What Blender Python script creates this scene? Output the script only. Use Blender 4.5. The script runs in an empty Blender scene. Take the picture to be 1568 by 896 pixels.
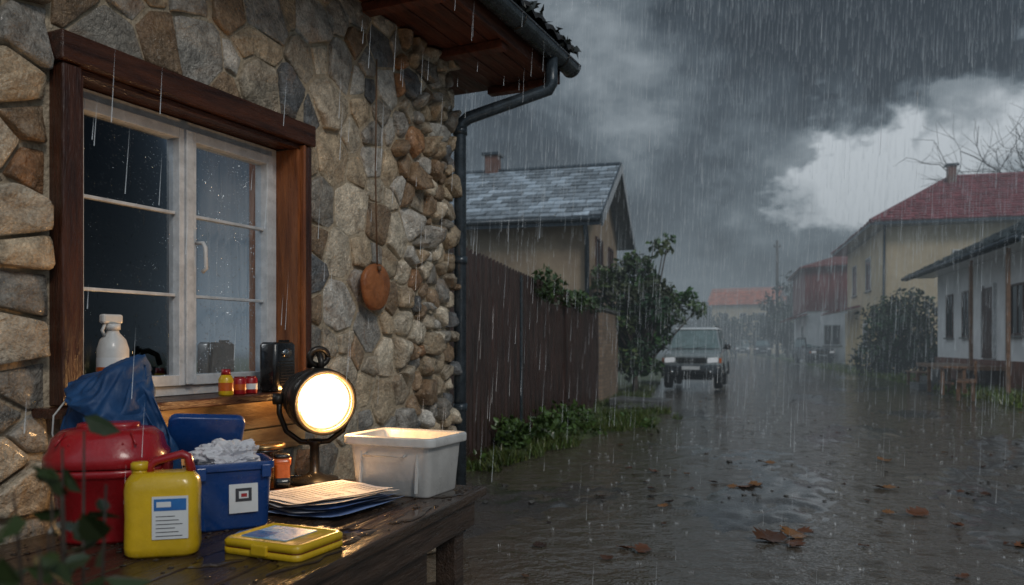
import bpy, math, random
import numpy as np
from mathutils import Vector, noise
random.seed(7); np.random.seed(7)
R=math.radians
scene=bpy.context.scene
scene.view_settings.view_transform='Standard'
scene.view_settings.look='None'
scene.view_settings.exposure=0

# ---------------------------------------------------------------- helpers
def link(o):
    scene.collection.objects.link(o); return o
def empty(name,loc=(0,0,0),rz=0):
    e=bpy.data.objects.new(name,None); e.location=loc; e.rotation_euler=(0,0,rz); e.empty_display_size=.1
    return link(e)
def mk(name,verts,faces,mat,parent=None,smooth=False,loc=(0,0,0),rot=(0,0,0),bevel=0,cols=None,sub=0,solid=0,bseg=2):
    me=bpy.data.meshes.new(name)
    me.from_pydata([tuple(v) for v in verts],[],[tuple(f) for f in faces])
    if mat: me.materials.append(mat)
    if smooth: me.polygons.foreach_set('use_smooth',[True]*len(me.polygons))
    if cols is not None:
        a=me.color_attributes.new('Col','FLOAT_COLOR','CORNER')
        c=np.ones((len(me.polygons),4)); c[:,:3]=np.array(cols)[:,:3]
        lt=np.zeros(len(me.polygons),dtype=int); me.polygons.foreach_get('loop_total',lt)
        a.data.foreach_set('color',np.repeat(c,lt,axis=0).ravel())
    me.update()
    o=bpy.data.objects.new(name,me); link(o)
    o.location=loc; o.rotation_euler=rot
    if parent: o.parent=parent
    if solid:
        m=o.modifiers.new('s','SOLIDIFY'); m.thickness=solid; m.offset=0
    if bevel:
        m=o.modifiers.new('b','BEVEL'); m.width=bevel; m.segments=bseg; m.limit_method='ANGLE'
    if sub:
        m=o.modifiers.new('u','SUBSURF'); m.levels=sub; m.render_levels=sub
    return o
BF=[(0,3,2,1),(4,5,6,7),(0,1,5,4),(1,2,6,5),(2,3,7,6),(3,0,4,7)]
def bv(x,y,z):
    return [(x[0],y[0],z[0]),(x[1],y[0],z[0]),(x[1],y[1],z[0]),(x[0],y[1],z[0]),(x[0],y[0],z[1]),(x[1],y[0],z[1]),(x[1],y[1],z[1]),(x[0],y[1],z[1])]
def box(name,parent,x,y,z,mat,bevel=0,rot=(0,0,0)):
    c=((x[0]+x[1])/2,(y[0]+y[1])/2,(z[0]+z[1])/2)
    v=bv((x[0]-c[0],x[1]-c[0]),(y[0]-c[1],y[1]-c[1]),(z[0]-c[2],z[1]-c[2]))
    return mk(name,v,BF,mat,parent,loc=c,rot=rot,bevel=bevel)
class Acc:
    def __init__(s): s.v=[];s.f=[];s.c=[]
    def add(s,v,f,col=(1,1,1)):
        b=len(s.v); s.v+= [tuple(p) for p in v]
        for q in f: s.f.append(tuple(i+b for i in q)); s.c.append(col)
    def box(s,x,y,z,col=(1,1,1)): s.add(bv(x,y,z),BF,col)
    def make(s,name,mat,parent=None,**k): return mk(name,s.v,s.f,mat,parent,cols=s.c,**k)
def tube_geo(pts,rad,n=8,caps=True):
    pts=[Vector(p) for p in pts]
    if not hasattr(rad,'__len__'): rad=[rad]*len(pts)
    V=[];F=[]
    t0=(pts[1]-pts[0]).normalized()
    a=Vector((0,0,1)) if abs(t0.z)<.9 else Vector((1,0,0))
    s=t0.cross(a).normalized()
    for i,p in enumerate(pts):
        if i==0: t=pts[1]-pts[0]
        elif i==len(pts)-1: t=pts[-1]-pts[-2]
        else: t=(pts[i+1]-pts[i]).normalized()+(pts[i]-pts[i-1]).normalized()
        t=t.normalized(); s=(s-t*s.dot(t)).normalized(); b=t.cross(s)
        for k in range(n):
            an=2*math.pi*k/n; V.append(p+(s*math.cos(an)+b*math.sin(an))*rad[i])
    for i in range(len(pts)-1):
        for k in range(n):
            k2=(k+1)%n; F.append((i*n+k,i*n+k2,(i+1)*n+k2,(i+1)*n+k))
    if caps: F.append(tuple(range(n))[::-1]); F.append(tuple((len(pts)-1)*n+k for k in range(n)))
    return V,F
def tube(name,parent,pts,rad,mat,n=12):
    v,f=tube_geo(pts,rad,n); return mk(name,v,f,mat,parent,smooth=True)
def loft(name,parent,rings,mat,smooth=True,caps=True,**k):
    n=len(rings[0]);V=[];F=[]
    for r in rings: V+=list(r)
    for i in range(len(rings)-1):
        for j in range(n):
            j2=(j+1)%n; F.append((i*n+j,i*n+j2,(i+1)*n+j2,(i+1)*n+j))
    if caps: F.append(tuple(range(n))[::-1]); F.append(tuple((len(rings)-1)*n+j for j in range(n)))
    return mk(name,V,F,mat,parent,smooth=smooth,**k)
def rrect(w,d,r,z,seg=4,cx=0,cy=0):
    out=[]
    for (sx,sy,a0) in((1,1,0),(-1,1,90),(-1,-1,180),(1,-1,270)):
        for k in range(seg+1):
            a=R(a0+90*k/seg); out.append((cx+sx*(w/2-r)+r*math.cos(a),cy+sy*(d/2-r)+r*math.sin(a),z))
    return out
def circ(r,z,n=32,cx=0,cy=0): return [(cx+r*math.cos(2*math.pi*k/n),cy+r*math.sin(2*math.pi*k/n),z) for k in range(n)]
def circy(r,y,n=32,cz=0): return [(r*math.cos(2*math.pi*k/n),y,cz+r*math.sin(2*math.pi*k/n)) for k in range(n)]

# ---------------------------------------------------------------- materials
def nm(name):
    m=bpy.data.materials.new(name); m.use_nodes=True; nt=m.node_tree
    return m,nt,nt.nodes['Principled BSDF']
def N(nt,t,**k):
    n=nt.nodes.new(t)
    for a,b in k.items(): setattr(n,a,b)
    return n
def pmat(name,c1,c2=None,scale=6,rough=.5,rvar=.15,bump=.2,bscale=30,bdist=.01,metal=0,coat=0,attr=False,emis=None,es=0,stretch=None,trans=0,spec=None):
    m,nt,b=nm(name); L=nt.links.new
    tc=N(nt,'ShaderNodeTexCoord'); src=tc.outputs['Object']
    if stretch:
        mp=N(nt,'ShaderNodeMapping'); mp.inputs['Scale'].default_value=stretch; L(src,mp.inputs[0]); src=mp.outputs[0]
    no=N(nt,'ShaderNodeTexNoise'); no.inputs['Scale'].default_value=scale; no.inputs['Detail'].default_value=6; no.inputs['Roughness'].default_value=.6
    L(src,no.inputs['Vector'])
    c2=c2 or tuple(x*.7 for x in c1)
    cr=N(nt,'ShaderNodeMapRange'); cr.inputs[1].default_value=.3; cr.inputs[2].default_value=.7; L(no.outputs['Fac'],cr.inputs[0])
    mx=N(nt,'ShaderNodeMix',data_type='RGBA'); mx.inputs[6].default_value=(*c1,1); mx.inputs[7].default_value=(*c2,1)
    L(cr.outputs[0],mx.inputs[0]); col=mx.outputs[2]
    if attr:
        at=N(nt,'ShaderNodeAttribute',attribute_name='Col')
        mm=N(nt,'ShaderNodeMix',data_type='RGBA',blend_type='MULTIPLY'); mm.inputs[0].default_value=1
        L(col,mm.inputs[6]); L(at.outputs['Color'],mm.inputs[7]); col=mm.outputs[2]
    L(col,b.inputs['Base Color'])
    n2=N(nt,'ShaderNodeTexNoise'); n2.inputs['Scale'].default_value=scale*2.3; n2.inputs['Detail'].default_value=3; L(src,n2.inputs['Vector'])
    rr=N(nt,'ShaderNodeMapRange'); rr.inputs[1].default_value=.3; rr.inputs[2].default_value=.7
    rr.inputs[3].default_value=max(.02,rough-rvar); rr.inputs[4].default_value=min(1,rough+rvar)
    L(n2.outputs['Fac'],rr.inputs[0]); L(rr.outputs[0],b.inputs['Roughness'])
    if bump:
        n3=N(nt,'ShaderNodeTexNoise'); n3.inputs['Scale'].default_value=bscale; n3.inputs['Detail'].default_value=5; L(src,n3.inputs['Vector'])
        bp=N(nt,'ShaderNodeBump'); bp.inputs['Strength'].default_value=bump; bp.inputs['Distance'].default_value=bdist
        L(n3.outputs['Fac'],bp.inputs['Height']); L(bp.outputs[0],b.inputs['Normal'])
    b.inputs['Metallic'].default_value=metal; b.inputs['Coat Weight'].default_value=coat; b.inputs['Coat Roughness'].default_value=.08
    b.inputs['Transmission Weight'].default_value=trans
    if spec is not None: b.inputs['Specular IOR Level'].default_value=spec
    if emis: b.inputs['Emission Color'].default_value=(*emis,1); b.inputs['Emission Strength'].default_value=es
    return m
M={}
m,nt,b=nm('stone'); L=nt.links.new; tc=N(nt,'ShaderNodeTexCoord'); s=tc.outputs['Object']
def noi(sc,de=6,ro=.6,dist=0):
    n=N(nt,'ShaderNodeTexNoise'); n.inputs['Scale'].default_value=sc; n.inputs['Detail'].default_value=de; n.inputs['Roughness'].default_value=ro; n.inputs['Distortion'].default_value=dist; L(s,n.inputs['Vector']); return n.outputs['Fac']
def mrn(src,a,b_,c,d):
    n=N(nt,'ShaderNodeMapRange'); n.inputs[1].default_value=a; n.inputs[2].default_value=b_; n.inputs[3].default_value=c; n.inputs[4].default_value=d; L(src,n.inputs[0]); return n.outputs[0]
at=N(nt,'ShaderNodeAttribute',attribute_name='Col')
mot=mrn(noi(13,7,.7,.6),.32,.68,.48,1.6); spk=mrn(noi(95,3,.6),.35,.65,.78,1.22)
mm=N(nt,'ShaderNodeMath',operation='MULTIPLY'); L(mot,mm.inputs[0]); L(spk,mm.inputs[1])
vs=N(nt,'ShaderNodeVectorMath',operation='SCALE'); L(at.outputs['Color'],vs.inputs[0]); L(mm.outputs[0],vs.inputs['Scale'])
st_=mrn(noi(5,6,.65,1.2),.52,.70,0,.5); mx=N(nt,'ShaderNodeMix',data_type='RGBA'); L(st_,mx.inputs[0]); L(vs.outputs[0],mx.inputs[6]); mx.inputs[7].default_value=(.27,.145,.065,1)
ve=mrn(noi(22,6,.75,2.5),.59,.69,0,.6); mx2=N(nt,'ShaderNodeMix',data_type='RGBA'); L(ve,mx2.inputs[0]); L(mx.outputs[2],mx2.inputs[6]); mx2.inputs[7].default_value=(.58,.51,.42,1)
L(mx2.outputs[2],b.inputs['Base Color']); L(mrn(noi(8,4),.35,.65,.10,.5),b.inputs['Roughness'])
ad=N(nt,'ShaderNodeMath',operation='MULTIPLY_ADD'); ad.inputs[1].default_value=.3; L(noi(70,4),ad.inputs[0]); L(noi(18,6,.65,.5),ad.inputs[2])
bp=N(nt,'ShaderNodeBump'); bp.inputs['Strength'].default_value=.9; bp.inputs['Distance'].default_value=.03; L(ad.outputs[0],bp.inputs['Height']); L(bp.outputs[0],b.inputs['Normal']); b.inputs['Coat Weight'].default_value=.25; b.inputs['Coat Roughness'].default_value=.1; M['stone']=m
M['mortar']=pmat('mortar',(.52,.43,.31),(.28,.22,.155),scale=7,rough=.7,bump=.9,bscale=40,bdist=.02)
M['wood_dark']=pmat('wood_dark',(.10,.034,.017),(.022,.009,.007),scale=5,rough=.32,bump=.6,bscale=25,stretch=(6,6,.7))
M['wood_darkx']=pmat('wood_darkx',(.09,.032,.017),(.022,.009,.007),scale=5,rough=.32,bump=.6,bscale=25,stretch=(.7,6,6))
M['wood_lit']=pmat('wood_lit',(.34,.12,.04),(.13,.04,.015),scale=5,rough=.35,bump=.5,bscale=25,stretch=(6,6,.7))  # frame wood with the warm light on the reveal put into its colour
M['soffit']=pmat('soffit_wood',(.17,.055,.032),(.04,.017,.012),scale=4,rough=.5,bump=.4,bscale=20,stretch=(.6,6,6))
M['ochre']=pmat('ochre_board',(.60,.40,.18),(.26,.145,.06),scale=5,rough=.5,bump=.5,bscale=20,stretch=(1,3,4))
M['white']=pmat('white_paint',(.70,.71,.72),(.42,.43,.44),scale=14,rough=.35,bump=.2,bscale=60)
M['curtain']=pmat('curtain_cloth',(.85,.83,.80),(.75,.73,.70),scale=20,rough=.9,bump=.1)
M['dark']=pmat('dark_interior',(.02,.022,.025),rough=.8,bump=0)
M['gutter']=pmat('gutter_metal',(.06,.08,.10),(.025,.034,.042),scale=12,rough=.28,bump=.15,bscale=50,metal=.2)
M['tile']=pmat('roof_tile',(1,1,1),(.55,.55,.55),scale=5,rough=.4,rvar=.2,bump=.4,bscale=25,attr=True)
M['fence']=pmat('fence_metal',(.062,.030,.024),(.016,.011,.010),scale=3,rough=.34,bump=.25,bscale=22,stretch=(3,3,.5))
M['plaster']=pmat('beige_plaster',(.38,.29,.20),(.23,.17,.12),scale=1.4,rough=.8,bump=.4,bscale=18)
M['plaster2']=pmat('cream_plaster',(.70,.57,.39),(.50,.40,.27),scale=.8,rough=.8,bump=.3,bscale=14)
M['yellowp']=pmat('yellow_plaster',(.74,.54,.26),(.50,.37,.2),scale=1,rough=.8,bump=.3,bscale=14)
M['whitep']=pmat('white_plaster',(.88,.89,.9),(.66,.67,.68),scale=1.2,rough=.7,bump=.3,bscale=14)
M['redp']=pmat('red_cladding',(.24,.055,.045),(.13,.03,.026),scale=1,rough=.5,bump=.3,bscale=12,stretch=(5,5,.5))
M['plinth']=pmat('plinth',(.22,.09,.06),(.10,.05,.035),scale=2,rough=.6)
M['leaf']=pmat('leaf',(1,1,1),(.6,.6,.6),scale=3,rough=.34,bump=.15,attr=True)
M['bark']=pmat('bark',(.07,.05,.038),(.025,.02,.016),scale=8,rough=.6,bump=.7,bscale=25)
M['tabletop']=pmat('wet_table_wood',(.085,.05,.032),(.02,.014,.010),scale=6,rough=.17,rvar=.16,bump=.55,bscale=18,stretch=(.5,5,5))
M['tablewood']=pmat('table_wood',(.08,.05,.035),(.025,.017,.013),scale=6,rough=.4,rvar=.18,bump=.6,bscale=22,stretch=(.6,5,5))
M['garden_wood']=pmat('garden_wood',(.26,.14,.08),(.12,.07,.045),scale=6,rough=.4,bump=.4,bscale=22)
def plast(n,c,r=.3,coat=.3,**k): return pmat(n,c,tuple(x*.72 for x in c),scale=9,rough=r,rvar=.13,bump=.12,bscale=60,coat=coat,**k)
M['red']=plast('red_plastic',(.40,.012,.018)); M['redd']=plast('red_dark',(.22,.008,.012))
M['blue']=plast('blue_plastic',(.010,.06,.24)); M['yellow']=plast('yellow_plastic',(.76,.48,.015))
M['orange']=plast('orange_plastic',(.62,.12,.015)); M['wplast']=plast('white_plastic',(.66,.65,.63),.35)
M['black']=plast('black_plastic',(.012,.012,.013),.25); M['bmetal']=pmat('black_metal',(.035,.03,.026),(.014,.012,.01),rough=.35,bump=.15,metal=.4)
M['label']=pmat('label_paper',(.75,.76,.76),(.62,.63,.64),rough=.5,bump=0); M['lblue']=pmat('label_blue',(.04,.2,.5),(.02,.1,.34),scale=14,rough=.35,bump=0)
M['lbright']=pmat('label_sky_print',(.10,.45,.85),(.5,.6,.75),scale=22,rough=.3,bump=0)
M['ink']=pmat('ink',(.05,.05,.06),rough=.6,bump=0); M['paper']=pmat('paper',(.66,.65,.67),(.55,.55,.59),scale=8,rough=.6,bump=.1,bscale=15)
M['paperb']=pmat('paper_blue',(.34,.48,.74),(.30,.42,.70),rough=.6,bump=.05); M['bronze']=pmat('bronze_lid',(.3,.2,.09),(.15,.09,.04),rough=.3,metal=.8,bump=.1)
M['cloth']=pmat('blue_cloth',(.010,.07,.20),(.005,.035,.11),scale=7,rough=.6,bump=.5,bscale=30,bdist=.008)
M['rope']=pmat('rope',(.6,.6,.58),rough=.7); M['string']=pmat('string',(.16,.09,.05),rough=.7)
M['rust']=pmat('terracotta_disc',(.42,.15,.05),(.20,.065,.022),scale=12,rough=.5,bump=.8,bscale=30)
M['carpaint']=pmat('car_paint',(.27,.31,.32),(.22,.25,.26),scale=3,rough=.2,bump=.03,coat=.7)
M['carroof']=pmat('car_roof_paint',(.82,.86,.88),(.72,.76,.78),scale=3,rough=.2,bump=.03,coat=.6)
M['cardark']=pmat('dark_car_paint',(.03,.035,.04),rough=.25,bump=.03,coat=.6)
M['cglass']=pmat('car_glass',(.20,.28,.28),(.12,.17,.17),rough=.06,rvar=.03,bump=.03,coat=.5)
M['tyre']=pmat('tyre',(.015,.015,.016),rough=.7); M['chrome']=pmat('chrome',(.5,.5,.5),rough=.2,metal=1,bump=0)
M['hlamp']=pmat('headlamp_glass',(.8,.83,.86),rough=.12,bump=.1,coat=1,emis=(.95,.97,1),es=.2)
M['wglass']=pmat('house_glass',(.03,.035,.04),rough=.08,rvar=.04,bump=.05)
M['rock']=pmat('grey_rock',(.16,.16,.155),(.07,.07,.07),scale=5,rough=.4,bump=.7,bscale=18)
M['reflector']=pmat('lamp_reflector_ring',(.75,.6,.4),rough=.2,metal=1,bump=0,emis=(1,.45,.12),es=.9)
M['rain']=pmat('rain_water',(.8,.84,.88),(.8,.84,.88),rough=.15,bump=0)
M['hill']=pmat('far_hill',(.03,.045,.04),(.02,.03,.028),scale=.05,rough=.9,bump=0)
m,nt,b=nm('lit_lens'); L=nt.links.new; tc=N(nt,'ShaderNodeTexCoord'); ln=N(nt,'ShaderNodeVectorMath',operation='LENGTH'); mp=N(nt,'ShaderNodeVectorMath',operation='MULTIPLY'); mp.inputs[1].default_value=(1,0,1)
L(tc.outputs['Object'],mp.inputs[0]); L(mp.outputs[0],ln.inputs[0]); rp=N(nt,'ShaderNodeValToRGB'); dv=N(nt,'ShaderNodeMath',operation='DIVIDE'); dv.inputs[1].default_value=.112; L(ln.outputs['Value'],dv.inputs[0]); L(dv.outputs[0],rp.inputs[0])
el=rp.color_ramp.elements; el[0].position=.0; el[0].color=(1,.88,.62,1); el[1].position=1; el[1].color=(.20,.055,.010,1); x=el.new(.5); x.color=(.6,.42,.22,1); x=el.new(.8); x.color=(.30,.14,.04,1)
L(rp.outputs[0],b.inputs['Emission Color']); b.inputs['Emission Strength'].default_value=3.6; b.inputs['Roughness'].default_value=.2; M['lens']=m
m,nt,b=nm('window_glass'); nt.nodes.remove(b); L=nt.links.new
fr=N(nt,'ShaderNodeFresnel'); fr.inputs[0].default_value=1.45; tr=N(nt,'ShaderNodeBsdfTransparent'); tr.inputs[0].default_value=(.88,.88,.88,1)
gl=N(nt,'ShaderNodeBsdfGlossy'); gl.inputs['Roughness'].default_value=.02; gl.inputs['Color'].default_value=(.8,.9,1,1)
vo=N(nt,'ShaderNodeTexVoronoi'); vo.inputs['Scale'].default_value=75; tc=N(nt,'ShaderNodeTexCoord'); L(tc.outputs['Object'],vo.inputs['Vector'])
mr=N(nt,'ShaderNodeMapRange'); mr.inputs[1].default_value=.0; mr.inputs[2].default_value=.24; mr.inputs[3].default_value=1; mr.inputs[4].default_value=0; L(vo.outputs['Distance'],mr.inputs[0])
nn_=N(nt,'ShaderNodeTexNoise'); nn_.inputs['Scale'].default_value=9; L(tc.outputs['Object'],nn_.inputs['Vector']); m2=N(nt,'ShaderNodeMapRange'); m2.inputs[1].default_value=.44; m2.inputs[2].default_value=.56; L(nn_.outputs[0],m2.inputs[0]); m3=N(nt,'ShaderNodeMath',operation='MULTIPLY'); L(mr.outputs[0],m3.inputs[0]); L(m2.outputs[0],m3.inputs[1])
bp=N(nt,'ShaderNodeBump'); bp.inputs['Strength'].default_value=.8; bp.inputs['Distance'].default_value=.004; L(m3.outputs[0],bp.inputs['Height']); L(bp.outputs[0],gl.inputs['Normal'])
mu=N(nt,'ShaderNodeMath',operation='MULTIPLY'); mu.inputs[1].default_value=.8; L(fr.outputs[0],mu.inputs[0])
mx=N(nt,'ShaderNodeMixShader'); L(mu.outputs[0],mx.inputs[0]); L(tr.outputs[0],mx.inputs[1]); L(gl.outputs[0],mx.inputs[2]); L(mx.outputs[0],nt.nodes['Material Output'].inputs[0]); M['glass']=m
m,nt,b=nm('brick'); L=nt.links.new
tc=N(nt,'ShaderNodeTexCoord'); sp=N(nt,'ShaderNodeSeparateXYZ'); cb=N(nt,'ShaderNodeCombineXYZ'); ad=N(nt,'ShaderNodeMath',operation='ADD')
L(tc.outputs['Object'],sp.inputs[0]); L(sp.outputs[0],ad.inputs[0]); L(sp.outputs[1],ad.inputs[1]); L(ad.outputs[0],cb.inputs[0]); L(sp.outputs[2],cb.inputs[1])
br=N(nt,'ShaderNodeTexBrick'); br.inputs['Color1'].default_value=(.32,.22,.15,1); br.inputs['Color2'].default_value=(.2,.14,.10,1); br.inputs['Mortar'].default_value=(.14,.13,.12,1)
br.inputs['Scale'].default_value=3; br.inputs['Brick Width'].default_value=.7; br.inputs['Row Height'].default_value=.24; L(cb.outputs[0],br.inputs['Vector']); L(br.outputs[0],b.inputs['Base Color'])
bp=N(nt,'ShaderNodeBump'); bp.invert=True; bp.inputs['Strength'].default_value=.6; L(br.outputs['Fac'],bp.inputs['Height']); L(bp.outputs[0],b.inputs['Normal']); b.inputs['Roughness'].default_value=.55; M['brick']=m
# road mud / asphalt
m,nt,b=nm('wet_road'); L=nt.links.new; tc=N(nt,'ShaderNodeTexCoord'); s=tc.outputs['Object']
a=noi(.7); c=noi(7); d=noi(60,3)
mx=N(nt,'ShaderNodeMix',data_type='RGBA'); mx.inputs[6].default_value=(.13,.105,.08,1); mx.inputs[7].default_value=(.06,.06,.062,1)
L(mrn(a,.35,.65,0,1),mx.inputs[0])
mx2=N(nt,'ShaderNodeMix',data_type='RGBA',blend_type='MULTIPLY'); mx2.inputs[0].default_value=.8; L(mx.outputs[2],mx2.inputs[6]); L(d,mx2.inputs[7]); 
L(mx2.outputs[2],b.inputs['Base Color']); L(mrn(c,.35,.65,.10,.42),b.inputs['Roughness'])
vo=N(nt,'ShaderNodeTexVoronoi'); vo.inputs['Scale'].default_value=42; L(s,vo.inputs['Vector'])
am=N(nt,'ShaderNodeMath',operation='MULTIPLY_ADD'); am.inputs[1].default_value=.35; L(vo.outputs['Distance'],am.inputs[0]); L(noi(14,6,.7),am.inputs[2])
bp=N(nt,'ShaderNodeBump'); bp.inputs['Strength'].default_value=.7; bp.inputs['Distance'].default_value=.02; L(am.outputs[0],bp.inputs['Height']); L(bp.outputs[0],b.inputs['Normal']); b.inputs['Coat Weight'].default_value=.8; b.inputs['Coat Roughness'].default_value=.12; M['road']=m
# puddle water (rain-pelted, silty)
m,nt,b=nm('puddle_water'); L=nt.links.new; tc=N(nt,'ShaderNodeTexCoord'); s=tc.outputs['Object']
b.inputs['Base Color'].default_value=(.10,.080,.060,1); L(mrn(noi(2.2,4),.4,.6,.02,.13),b.inputs['Roughness']); b.inputs['IOR'].default_value=1.95
v1=N(nt,'ShaderNodeTexVoronoi'); v1.inputs['Scale'].default_value=3.6; L(s,v1.inputs['Vector'])
w=N(nt,'ShaderNodeMath',operation='MULTIPLY'); w.inputs[1].default_value=75; L(v1.outputs['Distance'],w.inputs[0])
sn=N(nt,'ShaderNodeMath',operation='SINE'); L(w.outputs[0],sn.inputs[0])
fo=mrn(v1.outputs['Distance'],.05,.38,.40,0)
pr=N(nt,'ShaderNodeMath',operation='MULTIPLY'); L(sn.outputs[0],pr.inputs[0]); L(fo,pr.inputs[1])
sm=N(nt,'ShaderNodeMath',operation='MULTIPLY_ADD'); sm.inputs[1].default_value=2.6; L(noi(4.5,4),sm.inputs[0]); L(pr.outputs[0],sm.inputs[2])
bp=N(nt,'ShaderNodeBump'); bp.inputs['Strength'].default_value=.65; bp.inputs['Distance'].default_value=.018; L(sm.outputs[0],bp.inputs['Height']); L(bp.outputs[0],b.inputs['Normal']); M['water']=m
M['film']=pmat('water_film',(.05,.035,.025),rough=.04,rvar=.02,bump=.05,bscale=20)
M['ground']=pmat('ground_soil',(.05,.05,.03),(.025,.03,.018),scale=.6,rough=.6,bump=.6,bscale=8,bdist=.05)
M['grasssoil']=pmat('grass_soil',(.085,.115,.035),(.05,.05,.028),scale=1.5,rough=.7,bump=.8,bscale=14,bdist=.05)

# ---------------------------------------------------------------- street frame (street runs 15 deg right of camera axis)
A15=R(15); nX=(math.cos(A15),-math.sin(A15)); sY=(math.sin(A15),math.cos(A15))
def S(a,b,z=0): return (a*nX[0]+b*sY[0],a*nX[1]+b*sY[1],z)

# ---------------------------------------------------------------- ground
g=mk('ground',[(-700,-300,-.12),(900,-300,-.12),(900,900,-.12),(-700,900,-.12)],[(0,1,2,3)],M['ground'])
def right_edge(sy): return 6.3-max(0,sy-30)*.035
rows=[-3.]; st=.035
while rows[-1]<150:
    rows.append(rows[-1]+(max(.05,st) if rows[-1]<2 else st))
    if rows[-1]>3: st*=1.018
nc=250; V=[];F=[]
def hgt(x,y):
    k=1/(1+max(0,y-8)*.12)
    big=noise.noise(Vector((x*.7+3,y*.36,0)))
    rid=abs(noise.noise(Vector((x*2.3,y*1.5,4))))
    rough=max(0,big+.2)
    h=.050*big+(.030*(.30-rid)+.014*noise.noise(Vector((x*7,y*6,9)))+.008*noise.noise(Vector((x*17,y*17,2))))*min(1,rough*2.2)
    h+= .05*max(0,(-1.9-x)) if x<-1.9 else 0
    h+= .03*max(0,x-5.3)
    return (h-.012-.006*min(1,max(0,y-8)/8))*k
for y in rows:
    re=right_edge(y)
    for i in range(nc):
        x=-4.5+(re+4.5)*i/(nc-1); p=S(x,y); V.append((p[0],p[1],hgt(x,y)))
for j in range(len(rows)-1):
    for i in range(nc-1): a=j*nc+i; F.append((a,a+1,a+nc+1,a+nc))
mk('road',V,F,M['road'],smooth=True)
q=[S(-4.5,-3,0),S(6.3,-3,0),S(6.3,30,0),S(2.2,148,0),S(-4.5,148,0)]
mk('puddle_water',[(x,y,0.0) for x,y,z in q],[(0,1,2,3,4)],M['water'])
def sheet(name,fl,fr,s0,s1,n,m,mat,amp=.04,base=.05):
    V=[];F=[]
    for j in range(n+1):
        sy=s0+(s1-s0)*j/n; a,b=fl(sy),fr(sy)
        for i in range(m+1):
            x=a+(b-a)*i/m
            h=base+amp*noise.noise(Vector((x*1.3,sy*1.3,0)))
            if i==m and name=='grass_verge': h=-.05
            if i==0 and name=='lawn': h=-.05
            V.append(S(x,sy,h))
    for j in range(n):
        for i in range(m): a=j*(m+1)+i; F.append((a,a+1,a+m+2,a+m+1))
    return mk(name,V,F,mat,smooth=True)
def le(sy):
    pts=[(7,-2.5),(9,-2.3),(11,-1.9),(13,-1.3),(14.2,-.9),(16,-1.15),(18,-1.7),(21,-2.0),(26,-2.2),(60,-2.6),(150,-3)]
    for (a,b),(c,d) in zip(pts,pts[1:]):
        if a<=sy<=c: return b+(d-b)*(sy-a)/(c-a)+.18*noise.noise(Vector((0,sy*1.7,0)))
    return -3
sheet('grass_verge',lambda s:-6.5,le,7.5,140,220,18,M['grasssoil'],.04,.04)
sheet('lawn',lambda s:right_edge(s)-.45+.35*noise.noise(Vector((4,s*.5,0))),lambda s:60,5,200,160,60,M['grasssoil'],.05,.07)
def blades(name,n,fn,h0,h1,w,col):
    V=[];F=[];C=[]
    for i in range(n):
        x,y,z=fn(); h=random.uniform(h0,h1)*random.uniform(.5,1.2); a=random.uniform(0,6.28); dx,dy=math.cos(a)*w,math.sin(a)*w
        l=(random.gauss(0,.4)*h,random.gauss(0,.4)*h); b=len(V)
        V+=[(x-dx,y-dy,z),(x+dx,y+dy,z),(x+l[0]*.4+dx*.7,y+l[1]*.4+dy*.7,z+h*.6),(x+l[0]*.4-dx*.7,y+l[1]*.4-dy*.7,z+h*.6),(x+l[0],y+l[1],z+h)]
        F+=[(b,b+1,b+2,b+3),(b+3,b+2,b+4)]; k=random.uniform(.4,1.5); c=(col[0]*k*random.uniform(.8,1.4),col[1]*k,col[2]*k); C+=[c,c]
    return mk(name,V,F,M['leaf'],cols=C)
def gl_():
    while True:
        sy=random.uniform(8,27); e=le(sy); sx=random.uniform(-2.75,e+.1)
        if noise.noise(Vector((sx*1.4,sy*1.4,5)))>-.12+.1*random.random(): return S(sx,sy,.02)
blades('grass',20000,gl_,.04,.18,.006,(.085,.13,.03))
def gr_():
    sy=18+abs(random.gauss(0,18)); e=right_edge(sy); return S(e+random.uniform(-.4,1.8),sy,.03)
blades('grass',14000,gr_,.06,.26,.017,(.14,.20,.045))

# ---------------------------------------------------------------- foliage
def leaves(name,cent,size,cols,parent=None,mat=None,down=.2,wid=.32):
    n=len(cent); c=np.array(cent,float); d=np.random.normal(size=(n,3)); d[:,2]-=down; d/=np.linalg.norm(d,axis=1)[:,None]
    r=np.random.normal(size=(n,3)); s=np.cross(d,r); s/=np.linalg.norm(s,axis=1)[:,None]; nn=np.cross(d,s)
    Ls=(size*np.random.uniform(.6,1.35,n))[:,None]
    v=np.stack([c,c+d*Ls*.3+s*Ls*wid*.8+nn*Ls*.08,c+d*Ls*.68+s*Ls*wid*.7+nn*Ls*.05,c+d*Ls-nn*Ls*.08,c+d*Ls*.68-s*Ls*wid*.7+nn*Ls*.05,c+d*Ls*.3-s*Ls*wid*.8+nn*Ls*.08],1).reshape(-1,3)
    f=[];C=[]
    for k in range(n):
        q=6*k; f+=[(q,q+1,q+2,q+3),(q,q+3,q+4,q+5)]; C+=[cols[k],cols[k]]
    return mk(name,v.tolist(),f,mat or M['leaf'],parent,cols=C)
def clump_pts(clumps,per,jit=1):
    P=[];C=[]
    for (c,r,col) in clumps:
        for i in range(int(per*r*r)):
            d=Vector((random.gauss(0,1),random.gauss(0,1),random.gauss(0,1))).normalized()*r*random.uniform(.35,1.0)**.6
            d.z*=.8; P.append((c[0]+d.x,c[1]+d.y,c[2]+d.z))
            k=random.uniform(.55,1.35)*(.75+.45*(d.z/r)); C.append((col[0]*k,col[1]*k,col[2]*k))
    return P,C
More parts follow.
